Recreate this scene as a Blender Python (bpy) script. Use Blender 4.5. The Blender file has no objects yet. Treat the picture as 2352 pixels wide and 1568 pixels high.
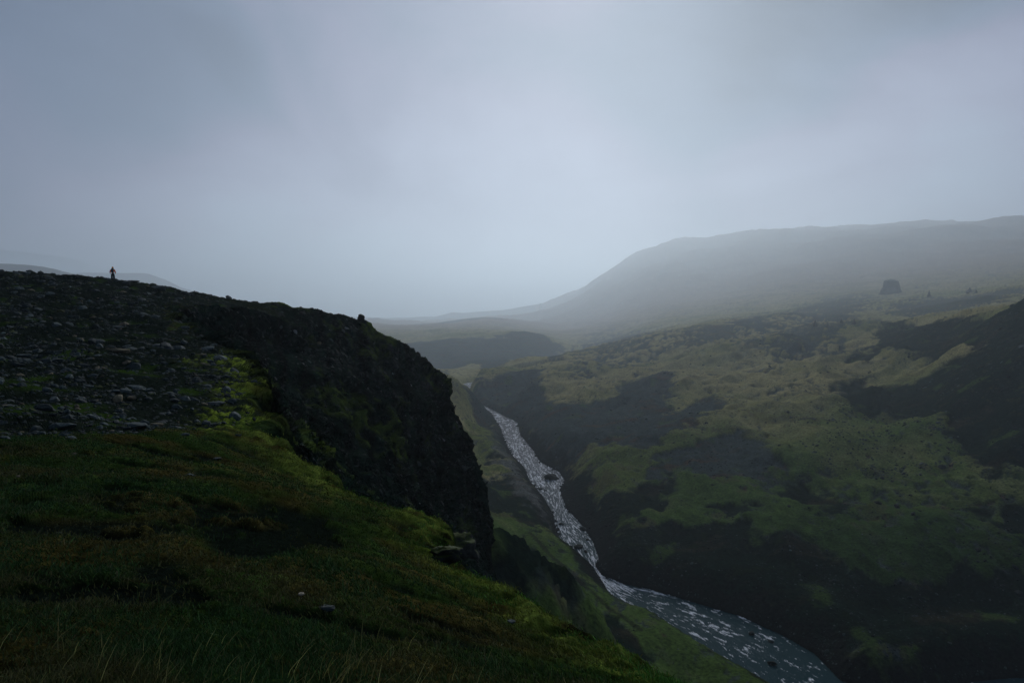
import bpy, math, random, time
import numpy as np
from mathutils import Vector, Matrix
T0 = time.time()
rng = np.random.default_rng(11)
random.seed(5)
f32 = np.float32

# ------------------------------------------------------------------ scene
sc = bpy.context.scene
C = bpy.data.collections.new('gorge'); sc.collection.children.link(C)
F = 1568.0                       # focal length in units of the 2352-wide photograph
PITCH = math.atan(94 / F)        # the horizon lies above the middle of the frame
cam_d = bpy.data.cameras.new('camera'); cam = bpy.data.objects.new('camera', cam_d); C.objects.link(cam)
cam_d.sensor_width = 36; cam_d.lens = 24; cam_d.clip_start = .05; cam_d.clip_end = 120000
cam.location = (0, 0, 0); cam.rotation_euler = (math.pi / 2 - PITCH, 0, 0)
sc.camera = cam
sc.view_settings.view_transform = 'Standard'; sc.view_settings.look = 'None'
sc.view_settings.exposure = 0; sc.view_settings.gamma = 1
sc.cycles.use_denoising = True
sc.cycles.max_bounces = 5; sc.cycles.volume_bounces = 2; sc.cycles.diffuse_bounces = 3; sc.cycles.glossy_bounces = 2
sc.cycles.caustics_reflective = False; sc.cycles.caustics_refractive = False
CP, SP = math.cos(PITCH), math.sin(PITCH)

def W(U, V, Y):
    """world point at distance Y that a surveyor standing at the origin reads at photo position U, V"""
    a = (U - 1176) / F; b = (784 - V) / F
    dy = CP + b * SP; dz = -SP + b * CP
    return np.array([a / dy * Y, Y, dz / dy * Y])
def ray(U, V):
    a = (U - 1176) / F; b = (784 - V) / F
    dy = CP + b * SP; dz = -SP + b * CP
    return a / dy, dz / dy
def proj(x, y, z):
    d = np.maximum(y * CP - z * SP, .05)
    return 1176 + F * x / d, 784 - F * (y * SP + z * CP) / d

# ------------------------------------------------------------------ noise
_p = rng.permutation(512).astype(np.int32); _p = np.concatenate([_p, _p, _p])
_g3 = rng.normal(size=(512, 3)); _g3 = (_g3 / np.linalg.norm(_g3, axis=1)[:, None]).astype(f32)
def perlin(x, y, z=None, seed=0):
    x = np.asarray(x, f32) + seed * 17.13; y = np.asarray(y, f32) - seed * 9.7
    xi = np.floor(x); yi = np.floor(y); fx = x - xi; fy = y - yi
    X = xi.astype(np.int32) & 511; Yq = yi.astype(np.int32) & 511
    X1 = (X + 1) & 511; Y1 = (Yq + 1) & 511
    u = fx * fx * fx * (fx * (fx * 6 - 15) + 10); v = fy * fy * fy * (fy * (fy * 6 - 15) + 10)
    if z is None:
        def g(a, b, dx, dy):
            q = _g3[_p[_p[a] + b]]; return q[..., 0] * dx + q[..., 1] * dy
        n0 = g(X, Yq, fx, fy); n1 = g(X1, Yq, fx - 1, fy); n2 = g(X, Y1, fx, fy - 1); n3 = g(X1, Y1, fx - 1, fy - 1)
        a = n0 + u * (n1 - n0); b = n2 + u * (n3 - n2)
        return (a + v * (b - a)) * 1.9
    z = np.asarray(z, f32) + seed * 3.3; zi = np.floor(z); fz = z - zi; Z = zi.astype(np.int32) & 511; Z1 = (Z + 1) & 511
    w = fz * fz * fz * (fz * (fz * 6 - 15) + 10)
    def g(a, b, c, dx, dy, dz):
        q = _g3[_p[_p[_p[a] + b] + c]]; return q[..., 0] * dx + q[..., 1] * dy + q[..., 2] * dz
    r = []
    for c, dz in ((Z, fz), (Z1, fz - 1)):
        n0 = g(X, Yq, c, fx, fy, dz); n1 = g(X1, Yq, c, fx - 1, fy, dz)
        n2 = g(X, Y1, c, fx, fy - 1, dz); n3 = g(X1, Y1, c, fx - 1, fy - 1, dz)
        a = n0 + u * (n1 - n0); b = n2 + u * (n3 - n2); r.append(a + v * (b - a))
    return (r[0] + w * (r[1] - r[0])) * 1.7
def fbm(x, y, z=None, o=4, seed=0, gain=.5, lac=2.03):
    s = 0; a = 1.; k = 1.
    for i in range(o):
        s = s + a * perlin(x * k, y * k, None if z is None else z * k, seed + i * 1.7); a *= gain; k *= lac
    return s
def ridged(x, y, z=None, o=4, seed=0, gain=.5):
    s = 0; a = 1.; k = 1.
    for i in range(o):
        s = s + a * (1 - 2 * np.abs(perlin(x * k, y * k, None if z is None else z * k, seed + i * 2.3))); a *= gain; k *= 2.07
    return s
def sst(a, b, x):
    t = np.clip((x - a) / (b - a), 0, 1); return t * t * (3 - 2 * t)
def mix(a, b, t):
    t = np.asarray(t)
    if np.ndim(a) > 1 or np.ndim(b) > 1 or np.ndim(a) == 1 and len(a) == 3: t = t[:, None]
    return a + (b - a) * t

# ------------------------------------------------------------------ scattered-point surface
class RBF:
    def __init__(s, P, Z, smooth=0.):
        P = np.array(P, float); Z = np.array(Z, float); n = len(P)
        A = np.zeros((n + 3, n + 3))
        A[:n, :n] = -np.linalg.norm(P[:, None] - P[None], axis=2) - smooth * np.eye(n)
        A[:n, n] = 1; A[:n, n + 1:] = P; A[n, :n] = 1; A[n + 1:, :n] = P.T
        c = np.linalg.solve(A + 1e-9 * np.eye(n + 3), np.concatenate([Z, [0, 0, 0]]))
        s.P = P.astype(f32); s.c = c
    def __call__(s, a, b):
        a = np.asarray(a, f32); b = np.asarray(b, f32)
        o = (s.c[-3] + s.c[-2] * a + s.c[-1] * b).astype(f32)
        for (p, q), w in zip(s.P, s.c[:-3]):
            o -= f32(w) * np.sqrt((a - p) ** 2 + (b - q) ** 2)
        return o
def dens(poly, step=40):
    """densify a list of (U,V,Y)"""
    out = []
    for a, b in zip(poly[:-1], poly[1:]):
        n = max(1, int(math.hypot(b[0] - a[0], b[1] - a[1]) / step))
        for i in range(n): out.append(tuple(a[k] + (b[k] - a[k]) * i / n for k in range(3)))
    return out + [tuple(poly[-1])]
def polydist(x, y, poly):
    """signed distance to a closed polygon, negative inside"""
    d = np.full(x.shape, 1e18, f32); ins = np.zeros(x.shape, bool); P = np.asarray(poly, float)
    for (ax, ay), (bx, by) in zip(P, np.roll(P, -1, 0)):
        ex, ey = bx - ax, by - ay; L = ex * ex + ey * ey + 1e-12
        t = np.clip(((x - ax) * ex + (y - ay) * ey) / L, 0, 1)
        d = np.minimum(d, (x - ax - t * ex) ** 2 + (y - ay - t * ey) ** 2)
        if ay != by:
            c = ((ay > y) != (by > y)) & (x < (y - ay) * ex / ey + ax); ins ^= c
    d = np.sqrt(d); return np.where(ins, -d, d)
def linedist(x, y, P):
    """signed distance to an open polyline (positive on its right-hand side) and the position along it"""
    d = np.full(x.shape, 1e18, f32); sg = np.ones(x.shape, f32); tt = np.zeros(x.shape, f32)
    for i in range(len(P) - 1):
        ax, ay = P[i][:2]; bx, by = P[i + 1][:2]; ex, ey = bx - ax, by - ay; L = ex * ex + ey * ey + 1e-12
        t = np.clip(((x - ax) * ex + (y - ay) * ey) / L, 0, 1)
        px = x - ax - t * ex; py = y - ay - t * ey; q = px * px + py * py
        c = ex * (y - ay) - ey * (x - ax)
        m = q < d - 1e-6
        d = np.where(m, q, d); sg = np.where(m, np.where(c > 0, -1, 1), sg); tt = np.where(m, i + t, tt)
    return np.sqrt(d) * sg, tt

# ------------------------------------------------------------------ the river
ZR = -130.
def onriver(U, V):
    a, s = ray(U, V); Y = ZR / s; return [a * Y, Y]
LB = [(1075, 868), (1052, 886)]
LBp = [[70, 1190], [-30, 1160]] + [onriver(*p) for p in [(1052, 884)]] + [[-84, 930], [-60, 845]] + [onriver(*p) for p in
      [(1130, 950), (1150, 985), (1165, 1025), (1180, 1050), (1205, 1075), (1217, 1105), (1250, 1145), (1270, 1180), (1277, 1210),
       (1285, 1235), (1305, 1255), (1330, 1272), (1360, 1300), (1380, 1330), (1402, 1367), (1450, 1402), (1530, 1432), (1600, 1480),
       (1700, 1540), (1750, 1568)]] + [[90, 216], [108, 202], [150, 196], [210, 200]]
RBp = [[70, 1150], [-10, 1128], [-52, 1085]] + [[-64, 940], [-42, 862]] + [onriver(*p) for p in
      [(1150, 951), (1188, 970), (1196, 1000), (1225, 1035), (1240, 1060), (1285, 1085), (1298, 1105), (1285, 1125), (1300, 1165), (1340, 1210),
       (1362, 1245), (1375, 1280), (1366, 1300), (1381, 1320), (1430, 1340), (1500, 1355), (1600, 1385), (1700, 1415), (1800, 1460),
       (1870, 1500), (1930, 1562), (2010, 1592), (2140, 1590), (2230, 1566), (2330, 1556), (2500, 1560)]]
RIVER = np.array(LBp + RBp[::-1])

# ------------------------------------------------------------------ valley surface: slope seen from the origin over (x/Y, ln Y)
K = .35
crest = [(1245, 703, 4300), (1262, 702, 4300), (1288, 692, 4300), (1303, 682, 4250), (1321, 685, 4200), (1362, 650, 4200), (1400, 628, 4150), (1440, 601, 4100), (1480, 584, 4000), (1530, 568, 3950),
         (1570, 562, 3900), (1640, 556, 3850), (1700, 546, 3800), (1800, 536, 3700), (1900, 529, 3600), (2100, 519, 3400), (2352, 512, 3200), (2700, 505, 3000), (3200, 500, 2800)]
ctl = list(crest)
ctl += [(u, v + 40, y * 1.35) for u, v, y in crest[::2]]                     # far side falls away
ctl += dens([(860, 744, 5200), (922, 742, 5200), (995, 742, 5100), (1113, 738, 4900), (1180, 728, 4700), (1227, 718, 4500), (1245, 708, 4400)], 30)
ctl += [(900, 760, 7000), (1100, 745, 7000), (700, 748, 9000), (1000, 746, 12000), (1300, 738, 12000), (400, 745, 9000), (0, 745, 9000), (2000, 700, 12000), (2800, 690, 12000)]
# bench with the dark cliff band beyond the bend
ctl += dens([(700, 742, 2800), (834, 750, 2750), (893, 760, 2700), (981, 756, 2700), (1054, 746, 2650), (1113, 738, 2600), (1157, 740, 2550), (1200, 751, 2400), (1235, 762, 2200)], 40)
ctl += [(900, 757, 3600), (1060, 747, 3500), (1160, 744, 3400), (1230, 750, 3000)]
ctl += dens([(700, 790, 1750), (850, 793, 1750), (922, 790, 1750), (1039, 776, 1750), (1151, 772, 1760), (1180, 764, 1800), (1245, 767, 1750), (1274, 784, 1650), (1303, 808, 1500)], 30)
ctl += dens([(700, 870, 1400), (922, 860, 1420), (1019, 850, 1440), (1092, 838, 1440), (1130, 850, 1400), (1190, 838, 1420), (1290, 828, 1420)], 40)
ctl += [(1019, 870, 1240), (1085, 862, 1240), (1120, 860, 1200), (1192, 832, 1250), (1240, 836, 1150), (960, 880, 1150)]
# main columns of the right-hand side of the valley, from the river upwards
cols = {
 1110: [(940, 800), (915, 850), (885, 920), (862, 985), (868, 1090)],
 1150: [(945, 795), (920, 840), (890, 910), (855, 1010), (843, 1120)],
 1200: [(990, 660), (965, 700), (925, 790), (880, 930), (850, 1080)],
 1300: [(1150, 428), (1100, 445), (1050, 478), (1000, 530), (950, 610), (900, 720), (850, 880), (812, 1120), (790, 1700), (765, 2400), (735, 3000), (705, 3800)],
 1400: [(1300, 318), (1230, 345), (1160, 378), (1100, 405), (1040, 455), (990, 520), (930, 620), (880, 740), (830, 900), (786, 1120), (770, 1800), (740, 2500), (700, 3100), (650, 3700)],
 1500: [(1330, 300), (1250, 328), (1150, 375), (1080, 415), (1030, 450), (990, 500), (930, 590), (860, 740), (800, 920), (765, 1150), (745, 1700), (700, 2400), (640, 3100)],
 1600: [(1360, 290), (1280, 312), (1200, 340), (1120, 380), (1040, 430), (990, 480), (930, 570), (850, 720), (790, 880), (748, 1120), (735, 1600), (690, 2300), (630, 3000)],
 1700: [(1390, 280), (1320, 296), (1230, 316), (1160, 350), (1090, 392), (1030, 440), (960, 520), (880, 650), (800, 820), (744, 1100), (725, 1500), (680, 2100), (610, 3000)],
 1800: [(1430, 268), (1330, 290), (1235, 312), (1170, 340), (1090, 395), (1020, 450), (940, 540), (870, 640), (790, 800), (735, 1080), (710, 1500), (660, 2100), (600, 2900)],
 1950: [(1540, 240), (1450, 255), (1350, 278), (1260, 305), (1180, 335), (1090, 390), (1000, 455), (900, 560), (820, 680), (750, 900), (710, 1250), (670, 1750), (600, 2600)],
 2100: [(1555, 238), (1450, 253), (1350, 275), (1260, 300), (1180, 335), (1080, 390), (980, 460), (880, 560), (800, 640), (735, 780), (705, 1150), (670, 1550), (590, 2500)],
 2240: [(1540, 238), (1400, 262), (1260, 298), (1140, 340), (1000, 400), (880, 480), (780, 560), (712, 660), (690, 1050), (655, 1500), (580, 2400)],
 2352: [(1540, 238), (1400, 262), (1250, 296), (1100, 340), (950, 395), (820, 460), (705, 560), (668, 1100), (640, 1500), (580, 2300)],
 2700: [(1540, 240), (1300, 285), (1050, 350), (850, 430), (690, 520), (640, 1100), (570, 2100)],
 3300: [(1500, 250), (1200, 310), (900, 400), (690, 500), (620, 1100), (540, 2000)],
}
for u, l in cols.items(): ctl += [(u, v, y) for v, y in l]
# far sides of the two dark shoulders
ctl += [(2240, 730, 820), (2352, 722, 760), (2500, 715, 720), (2100, 745, 940), (2700, 715, 700)]
# left-hand side of the gorge
ctl += [(1035, 885, 680), (1060, 893, 705), (1045, 885, 690), (1080, 904, 722), (1100, 920, 742), (1115, 934, 755), (1126, 948, 768), (1000, 870, 690), (900, 800, 640), (700, 760, 600), (300, 740, 600), (-400, 730, 600),
        (1060, 950, 630), (1100, 985, 640), (1130, 990, 675), (1080, 1000, 600), (1130, 1040, 560), (1100, 1050, 520), (1160, 1090, 490), (1200, 1100, 470), (1110, 1110, 430),
        (1170, 1150, 430), (1130, 1190, 360), (1200, 1190, 380), (1240, 1175, 408), (1180, 1240, 330), (1230, 1250, 335), (1280, 1262, 340), (1130, 1290, 240),
        (1240, 1300, 300), (1300, 1300, 312), (1350, 1340, 298), (1250, 1370, 245), (1330, 1400, 240), (1400, 1420, 262), (1480, 1440, 266), (1240, 1420, 205), (1340, 1460, 200),
        (1450, 1480, 225), (1550, 1500, 240), (1430, 1530, 195), (1520, 1568, 200), (1620, 1568, 222), (1300, 1500, 178), (1150, 1400, 175), (1130, 1330, 190)]
def stretch(Y, U=0):
    y0 = float(np.interp(U, [1230, 1330], [1300, 500])); return min(Y * (Y / y0) ** float(np.interp(U, [1230, 1330], [.9, .38])), 34000) if Y > y0 else Y
ctlw = [W(c[0], c[1], stretch(c[2], c[0])) for c in ctl]
ctlw += [np.array(p, float) for p in [(-20, 150, -62), (-60, 150, -62), (-200, 150, -60), (-20, 90, -75), (-200, 80, -75), (30, 90, -95), (70, 100, -112), (120, 110, -124), (200, 120, -126), (60, 150, -108),
          (100, 160, -122), (-60, 250, -60), (-100, 400, -40), (-300, 400, -20), (-800, 700, -10), (-900, 1200, -10), (-600, 1200, -40), (-400, 1000, -50), (-1500, 2000, -30), (-1200, 2500, -60), (-800, 2000, -70), (-3000, 9000, -330), (-1200, 6000, -260)]]
ctlw += [W(u, v, Y) for u, v in [(0, 742), (400, 745), (700, 748), (850, 748), (950, 746), (1050, 744), (1140, 738)] for Y in (7500, 11000, 17000, 27000, 38000)]
AP = np.array([[p[0] / p[1], math.log(p[1]) * K] for p in ctlw]); AZ = np.array([p[2] / p[1] for p in ctlw])
rA = RBF(AP, AZ, .002)
# evaluate once on a grid, interpolate afterwards
GU = np.linspace(-1.9, 1.9, 381); GL = np.linspace(math.log(60), math.log(42000), 440)
gu, gl = np.meshgrid(GU, GL, indexing='ij')
GS = rA(gu.ravel(), gl.ravel() * K).reshape(gu.shape)
def bil(G, a, b):
    a = np.clip((a - GU[0]) / (GU[1] - GU[0]), 0, len(GU) - 1.001); b = np.clip((b - GL[0]) / (GL[1] - GL[0]), 0, len(GL) - 1.001)
    i = a.astype(np.int32); j = b.astype(np.int32); p = (a - i).astype(f32); q = (b - j).astype(f32)
    return (G[i, j] * (1 - p) * (1 - q) + G[i + 1, j] * p * (1 - q) + G[i, j + 1] * (1 - p) * q + G[i + 1, j + 1] * p * q)
def baseA(x, y):
    return bil(GS, x / y, np.log(y)) * y
def hitA(U, V, fn=None, y0=150, y1=30000, n=1100):
    a, s = ray(U, V); Y = np.geomspace(y0, y1, n); z = (fn or baseA)(a * Y, Y)
    m = z >= s * Y - .2
    k = int(np.argmax(m)) if m.any() else n - 1
    return np.array([a * Y[k], Y[k], z[k]])
def wpoly(pts): return [hitA(u, v)[:2] for u, v in pts]
def c6(*p): return [(x * .3296 + 1033.6, y * .3296 + 861.3) for x, y in p]
def c7(*p): return [(x * .4141 + 1378, y * .4141 + 488) for x, y in p]
def c8(*p): return [(x * .3897 + 1435.5, y * .3897 + 1091) for x, y in p]
def cr(*p): return [(x * .293 + 746.5, y * .293 + 631.6) for x, y in p]
def cs(*p): return [(x * .2675 + 1722.6, y * .2675 + 574.2) for x, y in p]
# areas of bare dark scree and rock (kind, strength, outline)
rockpoly = [
 (1, c6((60, 60), (170, 200), (200, 255), (285, 262), (470, 330), (600, 510), (700, 490), (860, 508), (980, 455), (1100, 470), (1240, 440), (1568, 400), (1568, 230), (1568, 110), (1380, 50), (1270, 110), (1050, 160), (760, 190), (640, 110), (590, 30), (300, 40))),
 (1, c7((0, 1080), (130, 960), (400, 890), (430, 1030), (300, 1130), (150, 1180), (0, 1220))),
 (1, c7((0, 1230), (150, 1190), (640, 1010), (700, 1060), (620, 1130), (400, 1240), (250, 1300), (0, 1270))),
 (1, c7((200, 1400), (500, 1240), (700, 1210), (820, 1215), (930, 1320), (1000, 1400), (960, 1456), (700, 1456), (500, 1440), (300, 1450))),
 (1, c7((600, 900), (640, 880), (690, 930), (630, 940))),
 (1, c7((710, 890), (820, 830), (890, 870), (900, 900))),
 (2, c7((1280, 1000), (1400, 890), (1560, 960), (1700, 980), (1900, 900), (2060, 790), (2200, 640), (2700, 560), (2700, 1456), (2300, 1440), (2000, 1350), (1900, 1200), (1600, 1130), (1400, 1110), (1300, 1030))),
 (2, c7((1340, 850), (1400, 770), (1600, 800), (1500, 860))),
 (2, c7((1500, 700), (1520, 580), (1760, 600), (2000, 590), (2100, 550), (2352, 520), (2500, 520), (2352, 680), (2000, 790), (1700, 830), (1450, 760))),
 (3, c7((1000, 650), (1200, 610), (1400, 640), (1250, 700), (1100, 760), (1000, 790))),
 (3, c7((420, 710), (600, 630), (850, 650), (740, 690), (600, 740), (430, 730))),
 (1, c7((700, 620), (870, 565), (950, 620), (930, 660), (750, 640))),
 (3, c7((1020, 560), (1200, 490), (1400, 460), (1560, 470), (1500, 540), (1330, 600), (1100, 590))),
 (3, c7((1500, 540), (1800, 470), (2100, 450), (2352, 420), (2300, 480), (2000, 560), (1600, 570))),
 (3, c7((0, 700), (300, 650), (150, 760), (0, 780))),
 (2, c8((-100, 240), (0, 310), (300, 280), (500, 262), (730, 232), (790, 310), (990, 322), (1080, 350), (1170, 420), (1240, 500), (1300, 570), (1430, 600), (1560, 690), (1720, 740), (1800, 630), (2060, 560), (2352, 600), (2900, 600), (2900, 1300), (2300, 1300), (1400, 1240), (1000, 1000), (500, 760), (0, 640), (-260, 600), (-420, 350))),
 (2, c8((430, 150), (600, 110), (760, 150), (770, 200), (640, 200))), (2, c8((880, 60), (1050, 30), (1240, 110), (1350, 240), (1230, 190), (1080, 130))),
 (2, c8((1110, 210), (1190, 200), (1190, 245))), (2, c8((2100, 230), (2352, 210), (2500, 300), (2352, 430), (2250, 330))),
 (2, c6((780, 560), (920, 620), (1010, 720), (1000, 840), (1200, 800), (1300, 720), (1568, 640), (1568, 800), (1300, 1030), (1140, 1060), (1250, 1250), (1100, 1300), (900, 1100), (780, 860))),
 (2, c6((200, 720), (430, 742), (500, 800), (640, 930), (720, 1110), (560, 1110), (400, 1010), (230, 930))),
 (2, c6((1000, 1600), (780, 1420), (600, 1300), (590, 1480), (760, 1640), (1100, 1800), (900, 2000), (300, 1500), (300, 1200), (560, 1230), (600, 1470))),
 (1, c6((-100, -60), (0, 40), (110, 130), (160, 300), (280, 420), (330, 590), (520, 650), (340, 270), (250, 200), (100, 60))),
 (2, c6((260, 640), (290, 590), (340, 600), (360, 690))), (2, c6((260, 470), (310, 450), (320, 500))),
 (2, c6((510, 1140), (560, 1120), (600, 1160), (560, 1180))), (2, c6((735, 1290), (770, 1290), (775, 1325), (745, 1325))),
 (4, c6((330, 520), (420, 600), (520, 680), (640, 860), (720, 1000), (730, 1085), (640, 1060), (440, 870), (350, 640))),
 (2, c6((593, 1477), (926, 1622), (1236, 1820), (1394, 1975), (1500, 2300), (300, 2300), (200, 1300), (300, 1160), (420, 1170), (520, 1200), (610, 1300))),
 (1, cr((500, 545), (700, 520), (1000, 495), (1380, 480), (1420, 455), (1700, 460), (1800, 520), (1900, 600), (1850, 690), (1500, 680), (1310, 770), (1180, 700), (930, 740), (500, 800))),
 (1, cr((1050, 850), (1240, 900), (1400, 780), (1700, 770), (1700, 900), (1780, 980), (1500, 1150), (1300, 1090), (1180, 980))),
]
rockpoly = [(k, wpoly(p)) for k, p in rockpoly if len(p) > 2]
scatterdark = wpoly(c7((0, 600), (300, 640), (600, 640), (1000, 560), (1300, 560), (1500, 560), (1500, 760), (1350, 800), (1000, 800), (700, 760), (420, 760), (350, 850), (100, 900), (0, 940), (-200, 960), (-300, 800)))
boulderf = wpoly(c7((1020, 1130), (1350, 1080), (1900, 1200), (2050, 1380), (1500, 1480), (1150, 1400)))
stripes = [wpoly(c6((1140, 1085), (1280, 1020), (1568, 820), (1568, 900), (1330, 1050))), wpoly(c7((540, 1200), (700, 1170), (900, 1230), (800, 1212), (560, 1250)))]
path = [hitA(*p) for p in [(1216, 1248), (1248, 1280), (1281, 1313), (1310, 1345), (1347, 1378), (1385, 1415), (1420, 1440), (1470, 1478)]]
paleMoss = wpoly(c7((750, 560), (950, 560), (1200, 470), (1300, 350), (1200, 230), (1400, 240), (1500, 400), (1560, 470), (1400, 460), (1200, 500), (1000, 580), (850, 640)))
lowerdark = wpoly(c8((700, 260), (1300, 150), (2352, 60), (2900, 60), (2900, 1300), (1300, 1300), (900, 700)))
brightm = [wpoly(c6((150, 310), (250, 350), (300, 430), (330, 520), (330, 590), (260, 640), (340, 700), (420, 735), (280, 730), (210, 700), (160, 560), (130, 450))),
           wpoly(c6((920, 600), (980, 520), (980, 470), (1230, 490), (1568, 440), (1568, 620), (1300, 700), (1200, 800), (1060, 830), (1000, 800), (1020, 690)))]
knob = [W(1100, 1225, 140), W(1160, 1232, 150), W(1200, 1244, 155), W(1218, 1275, 156)]
LITEDGE = {}
def masksA(x, y):
    """rock (0..1), kind-dependent greyness and other material fields of the valley floor"""
    sc_ = np.sqrt(x * x + y * y)
    wa = sc_ * .012
    wx = x + wa * fbm(x / sc_ * 28, np.log(sc_) * 22, o=3, seed=3) + 3 * perlin(x / 14, y / 14, seed=5)
    wy = y + wa * 2.2 * fbm(x / sc_ * 28, np.log(sc_) * 22, o=3, seed=9) + 4 * perlin(x / 14, y / 14, seed=6)
    rock = np.zeros(x.shape, f32); dark = np.zeros(x.shape, f32); grey = np.zeros(x.shape, f32)
    br = fbm(x / 9, y / 14, o=4, seed=21, gain=.65) * .7 + fbm(x / 60, y / 90, o=3, seed=22) * .5
    for k, P in rockpoly:
        d = polydist(wx, wy, P); soft = sc_ * (.0085 if k != 3 else .013)
        thr = -d / soft + br * (1.1 if k != 3 else 3.2)
        m = sst(-.6, .9, thr)
        if k == 3: m *= .85
        rock = np.maximum(rock, m)
        if k == 2: dark = np.maximum(dark, m)
        if k == 4: grey = np.maximum(grey, m); rock = np.maximum(rock, m)
    d = polydist(wx, wy, scatterdark)
    lb = ridged(x / sc_ * 55 + 9, np.log(sc_) * 26, o=3, seed=31)
    rock = np.maximum(rock, sst(0, -.03, d / sc_) * sst(.55, .95, lb + br * .4))
    rock = np.maximum(rock, sst(.95, 1.3, lb * .6 + br) * .8)
    dk, _ = linedist(x, y, knob); mk = sst(15, 9, np.abs(dk) + 2 * perlin(x / 5, y / 5)) * (y < 260); rock = np.maximum(rock, mk); dark = np.maximum(dark, mk)
    for P in stripes:
        d = polydist(wx, wy, P); m = sst(.7, -.7, d / (sc_ * .006) + br); rock *= 1 - m; dark *= 1 - m
    return rock, dark, grey, wx, wy
def zA(x, y, rock=None, base_only=False):
    z = baseA(x, y)
    far = np.sqrt(x * x + y * y)
    amp = np.clip(far / 900, .12, 1)
    # gullied relief, running down the slopes
    z = z + 9 * amp * fbm(x / 210, y / 260, o=2, seed=41) + 5.0 * amp * (1 - .55 * sst(700, 1300, far) * sst(6000, 3000, far)) * ridged(x / 90, y / 120, o=3, seed=44)
    ra = (x * .80 + y * .60); rb_ = (-x * .60 + y * .80)
    z = z + 6.5 * amp * sst(200, 420, far) * (ridged(ra / 330, rb_ / 105, o=3, seed=46, gain=.45) - .8) * sst(1500, 750, far)
    if rock is not None: z = z - rock * .004 * np.minimum(far, 1200)
    z = z + 1.6 * (1 - .85 * sst(600, 1300, far)) * fbm(x / 26, y / 34, o=4, seed=48) + sst(3000, 7000, far) * (45 * ridged(x / 1900, y / 2500, o=6, seed=52) + 25 * fbm(x / 500, y / 900, o=3, seed=53))
    if rock is not None:
        fd = 1 - .85 * sst(600, 1300, far)
        z = z + fd * rock * (.75 * ridged(x / 19, y / 24, o=5, seed=55) - .3) * np.clip(far / 450, .7, 2) + fd * rock * .35 * np.abs(fbm(x / 4, y / 6, o=3, seed=57)) * np.clip(far / 450, .6, 2)
        q = sst(800, 1100, far) * sst(5000, 3000, far)
        z = z + q * rock * (2.5 * ridged(x / 120, y / 90, o=4, seed=59))
    # dark knob below the cliff
    d, t = linedist(x, y, knob); kz = np.interp(t, range(4), [k[2] for k in knob])
    kn = kz + 1 - np.abs(d) * .55 - (np.abs(d) / 9) ** 3 + 1.6 * fbm(x / 5, y / 5, o=3, seed=61)
    z = np.where(far < 260, np.maximum(z, kn), z)
    # river channel
    near = (y < 1400) & (np.abs(x) < 350)
    dr = np.full(x.shape, 500., f32); dr[near] = polydist(x[near], y[near], RIVER)
    bank = ZR + .6 + .8 * np.maximum(dr, 0) + .8 * sst(0, 6, dr) * np.abs(fbm(x / 4, y / 4, o=3, seed=65))
    w = sst(2, np.where(y > 640, 16, 38), dr)
    z = np.where(dr > 0, bank * (1 - w) + np.maximum(z, ZR + 2 - .5 * np.clip(y - 1280, 0, None)) * w, ZR - 1.2)
    return z, dr

def grid_mesh(name, X, Y, Z, attrs, m, flip=False):
    nu, nv = X.shape; n = nu * nv
    me = bpy.data.meshes.new(name)
    co = np.stack([X, Y, Z], -1).reshape(-1, 3).astype(f32)
    idx = np.arange(n, dtype=np.int32).reshape(nu, nv)
    q = np.stack([idx[:-1, :-1], idx[1:, :-1], idx[1:, 1:], idx[:-1, 1:]], -1).reshape(-1, 4)
    if flip: q = q[:, ::-1]
    raw_mesh(me, co, q)
    for k, v in attrs.items():
        a = me.color_attributes.new(k, 'FLOAT_COLOR', 'POINT')
        b = np.ones((n, 4), f32); b[:, :3] = v.reshape(-1, 3) if v.size == n * 3 else v.reshape(-1, 1); a.data.foreach_set('color', b.ravel())
    me.materials.append(m)
    o = bpy.data.objects.new(name, me); C.objects.link(o); return o
def raw_mesh(me, co, faces, smooth=True):
    k = faces.shape[1]; nf = len(faces)
    me.vertices.add(len(co)); me.vertices.foreach_set('co', np.ascontiguousarray(co, f32).ravel())
    me.loops.add(nf * k); me.loops.foreach_set('vertex_index', np.ascontiguousarray(faces, np.int32).ravel())
    me.polygons.add(nf); me.polygons.foreach_set('loop_start', np.arange(0, nf * k, k, dtype=np.int32))
    me.polygons.foreach_set('loop_total', np.full(nf, k, np.int32))
    me.polygons.foreach_set('use_smooth', np.full(nf, smooth))
    me.update(calc_edges=True)
def tag(o, label=None, cat=None, group=None, kind=None):
    for k, v in (('label', label), ('category', cat), ('group', group), ('kind', kind)):
        if v: o[k] = v
    return o

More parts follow.
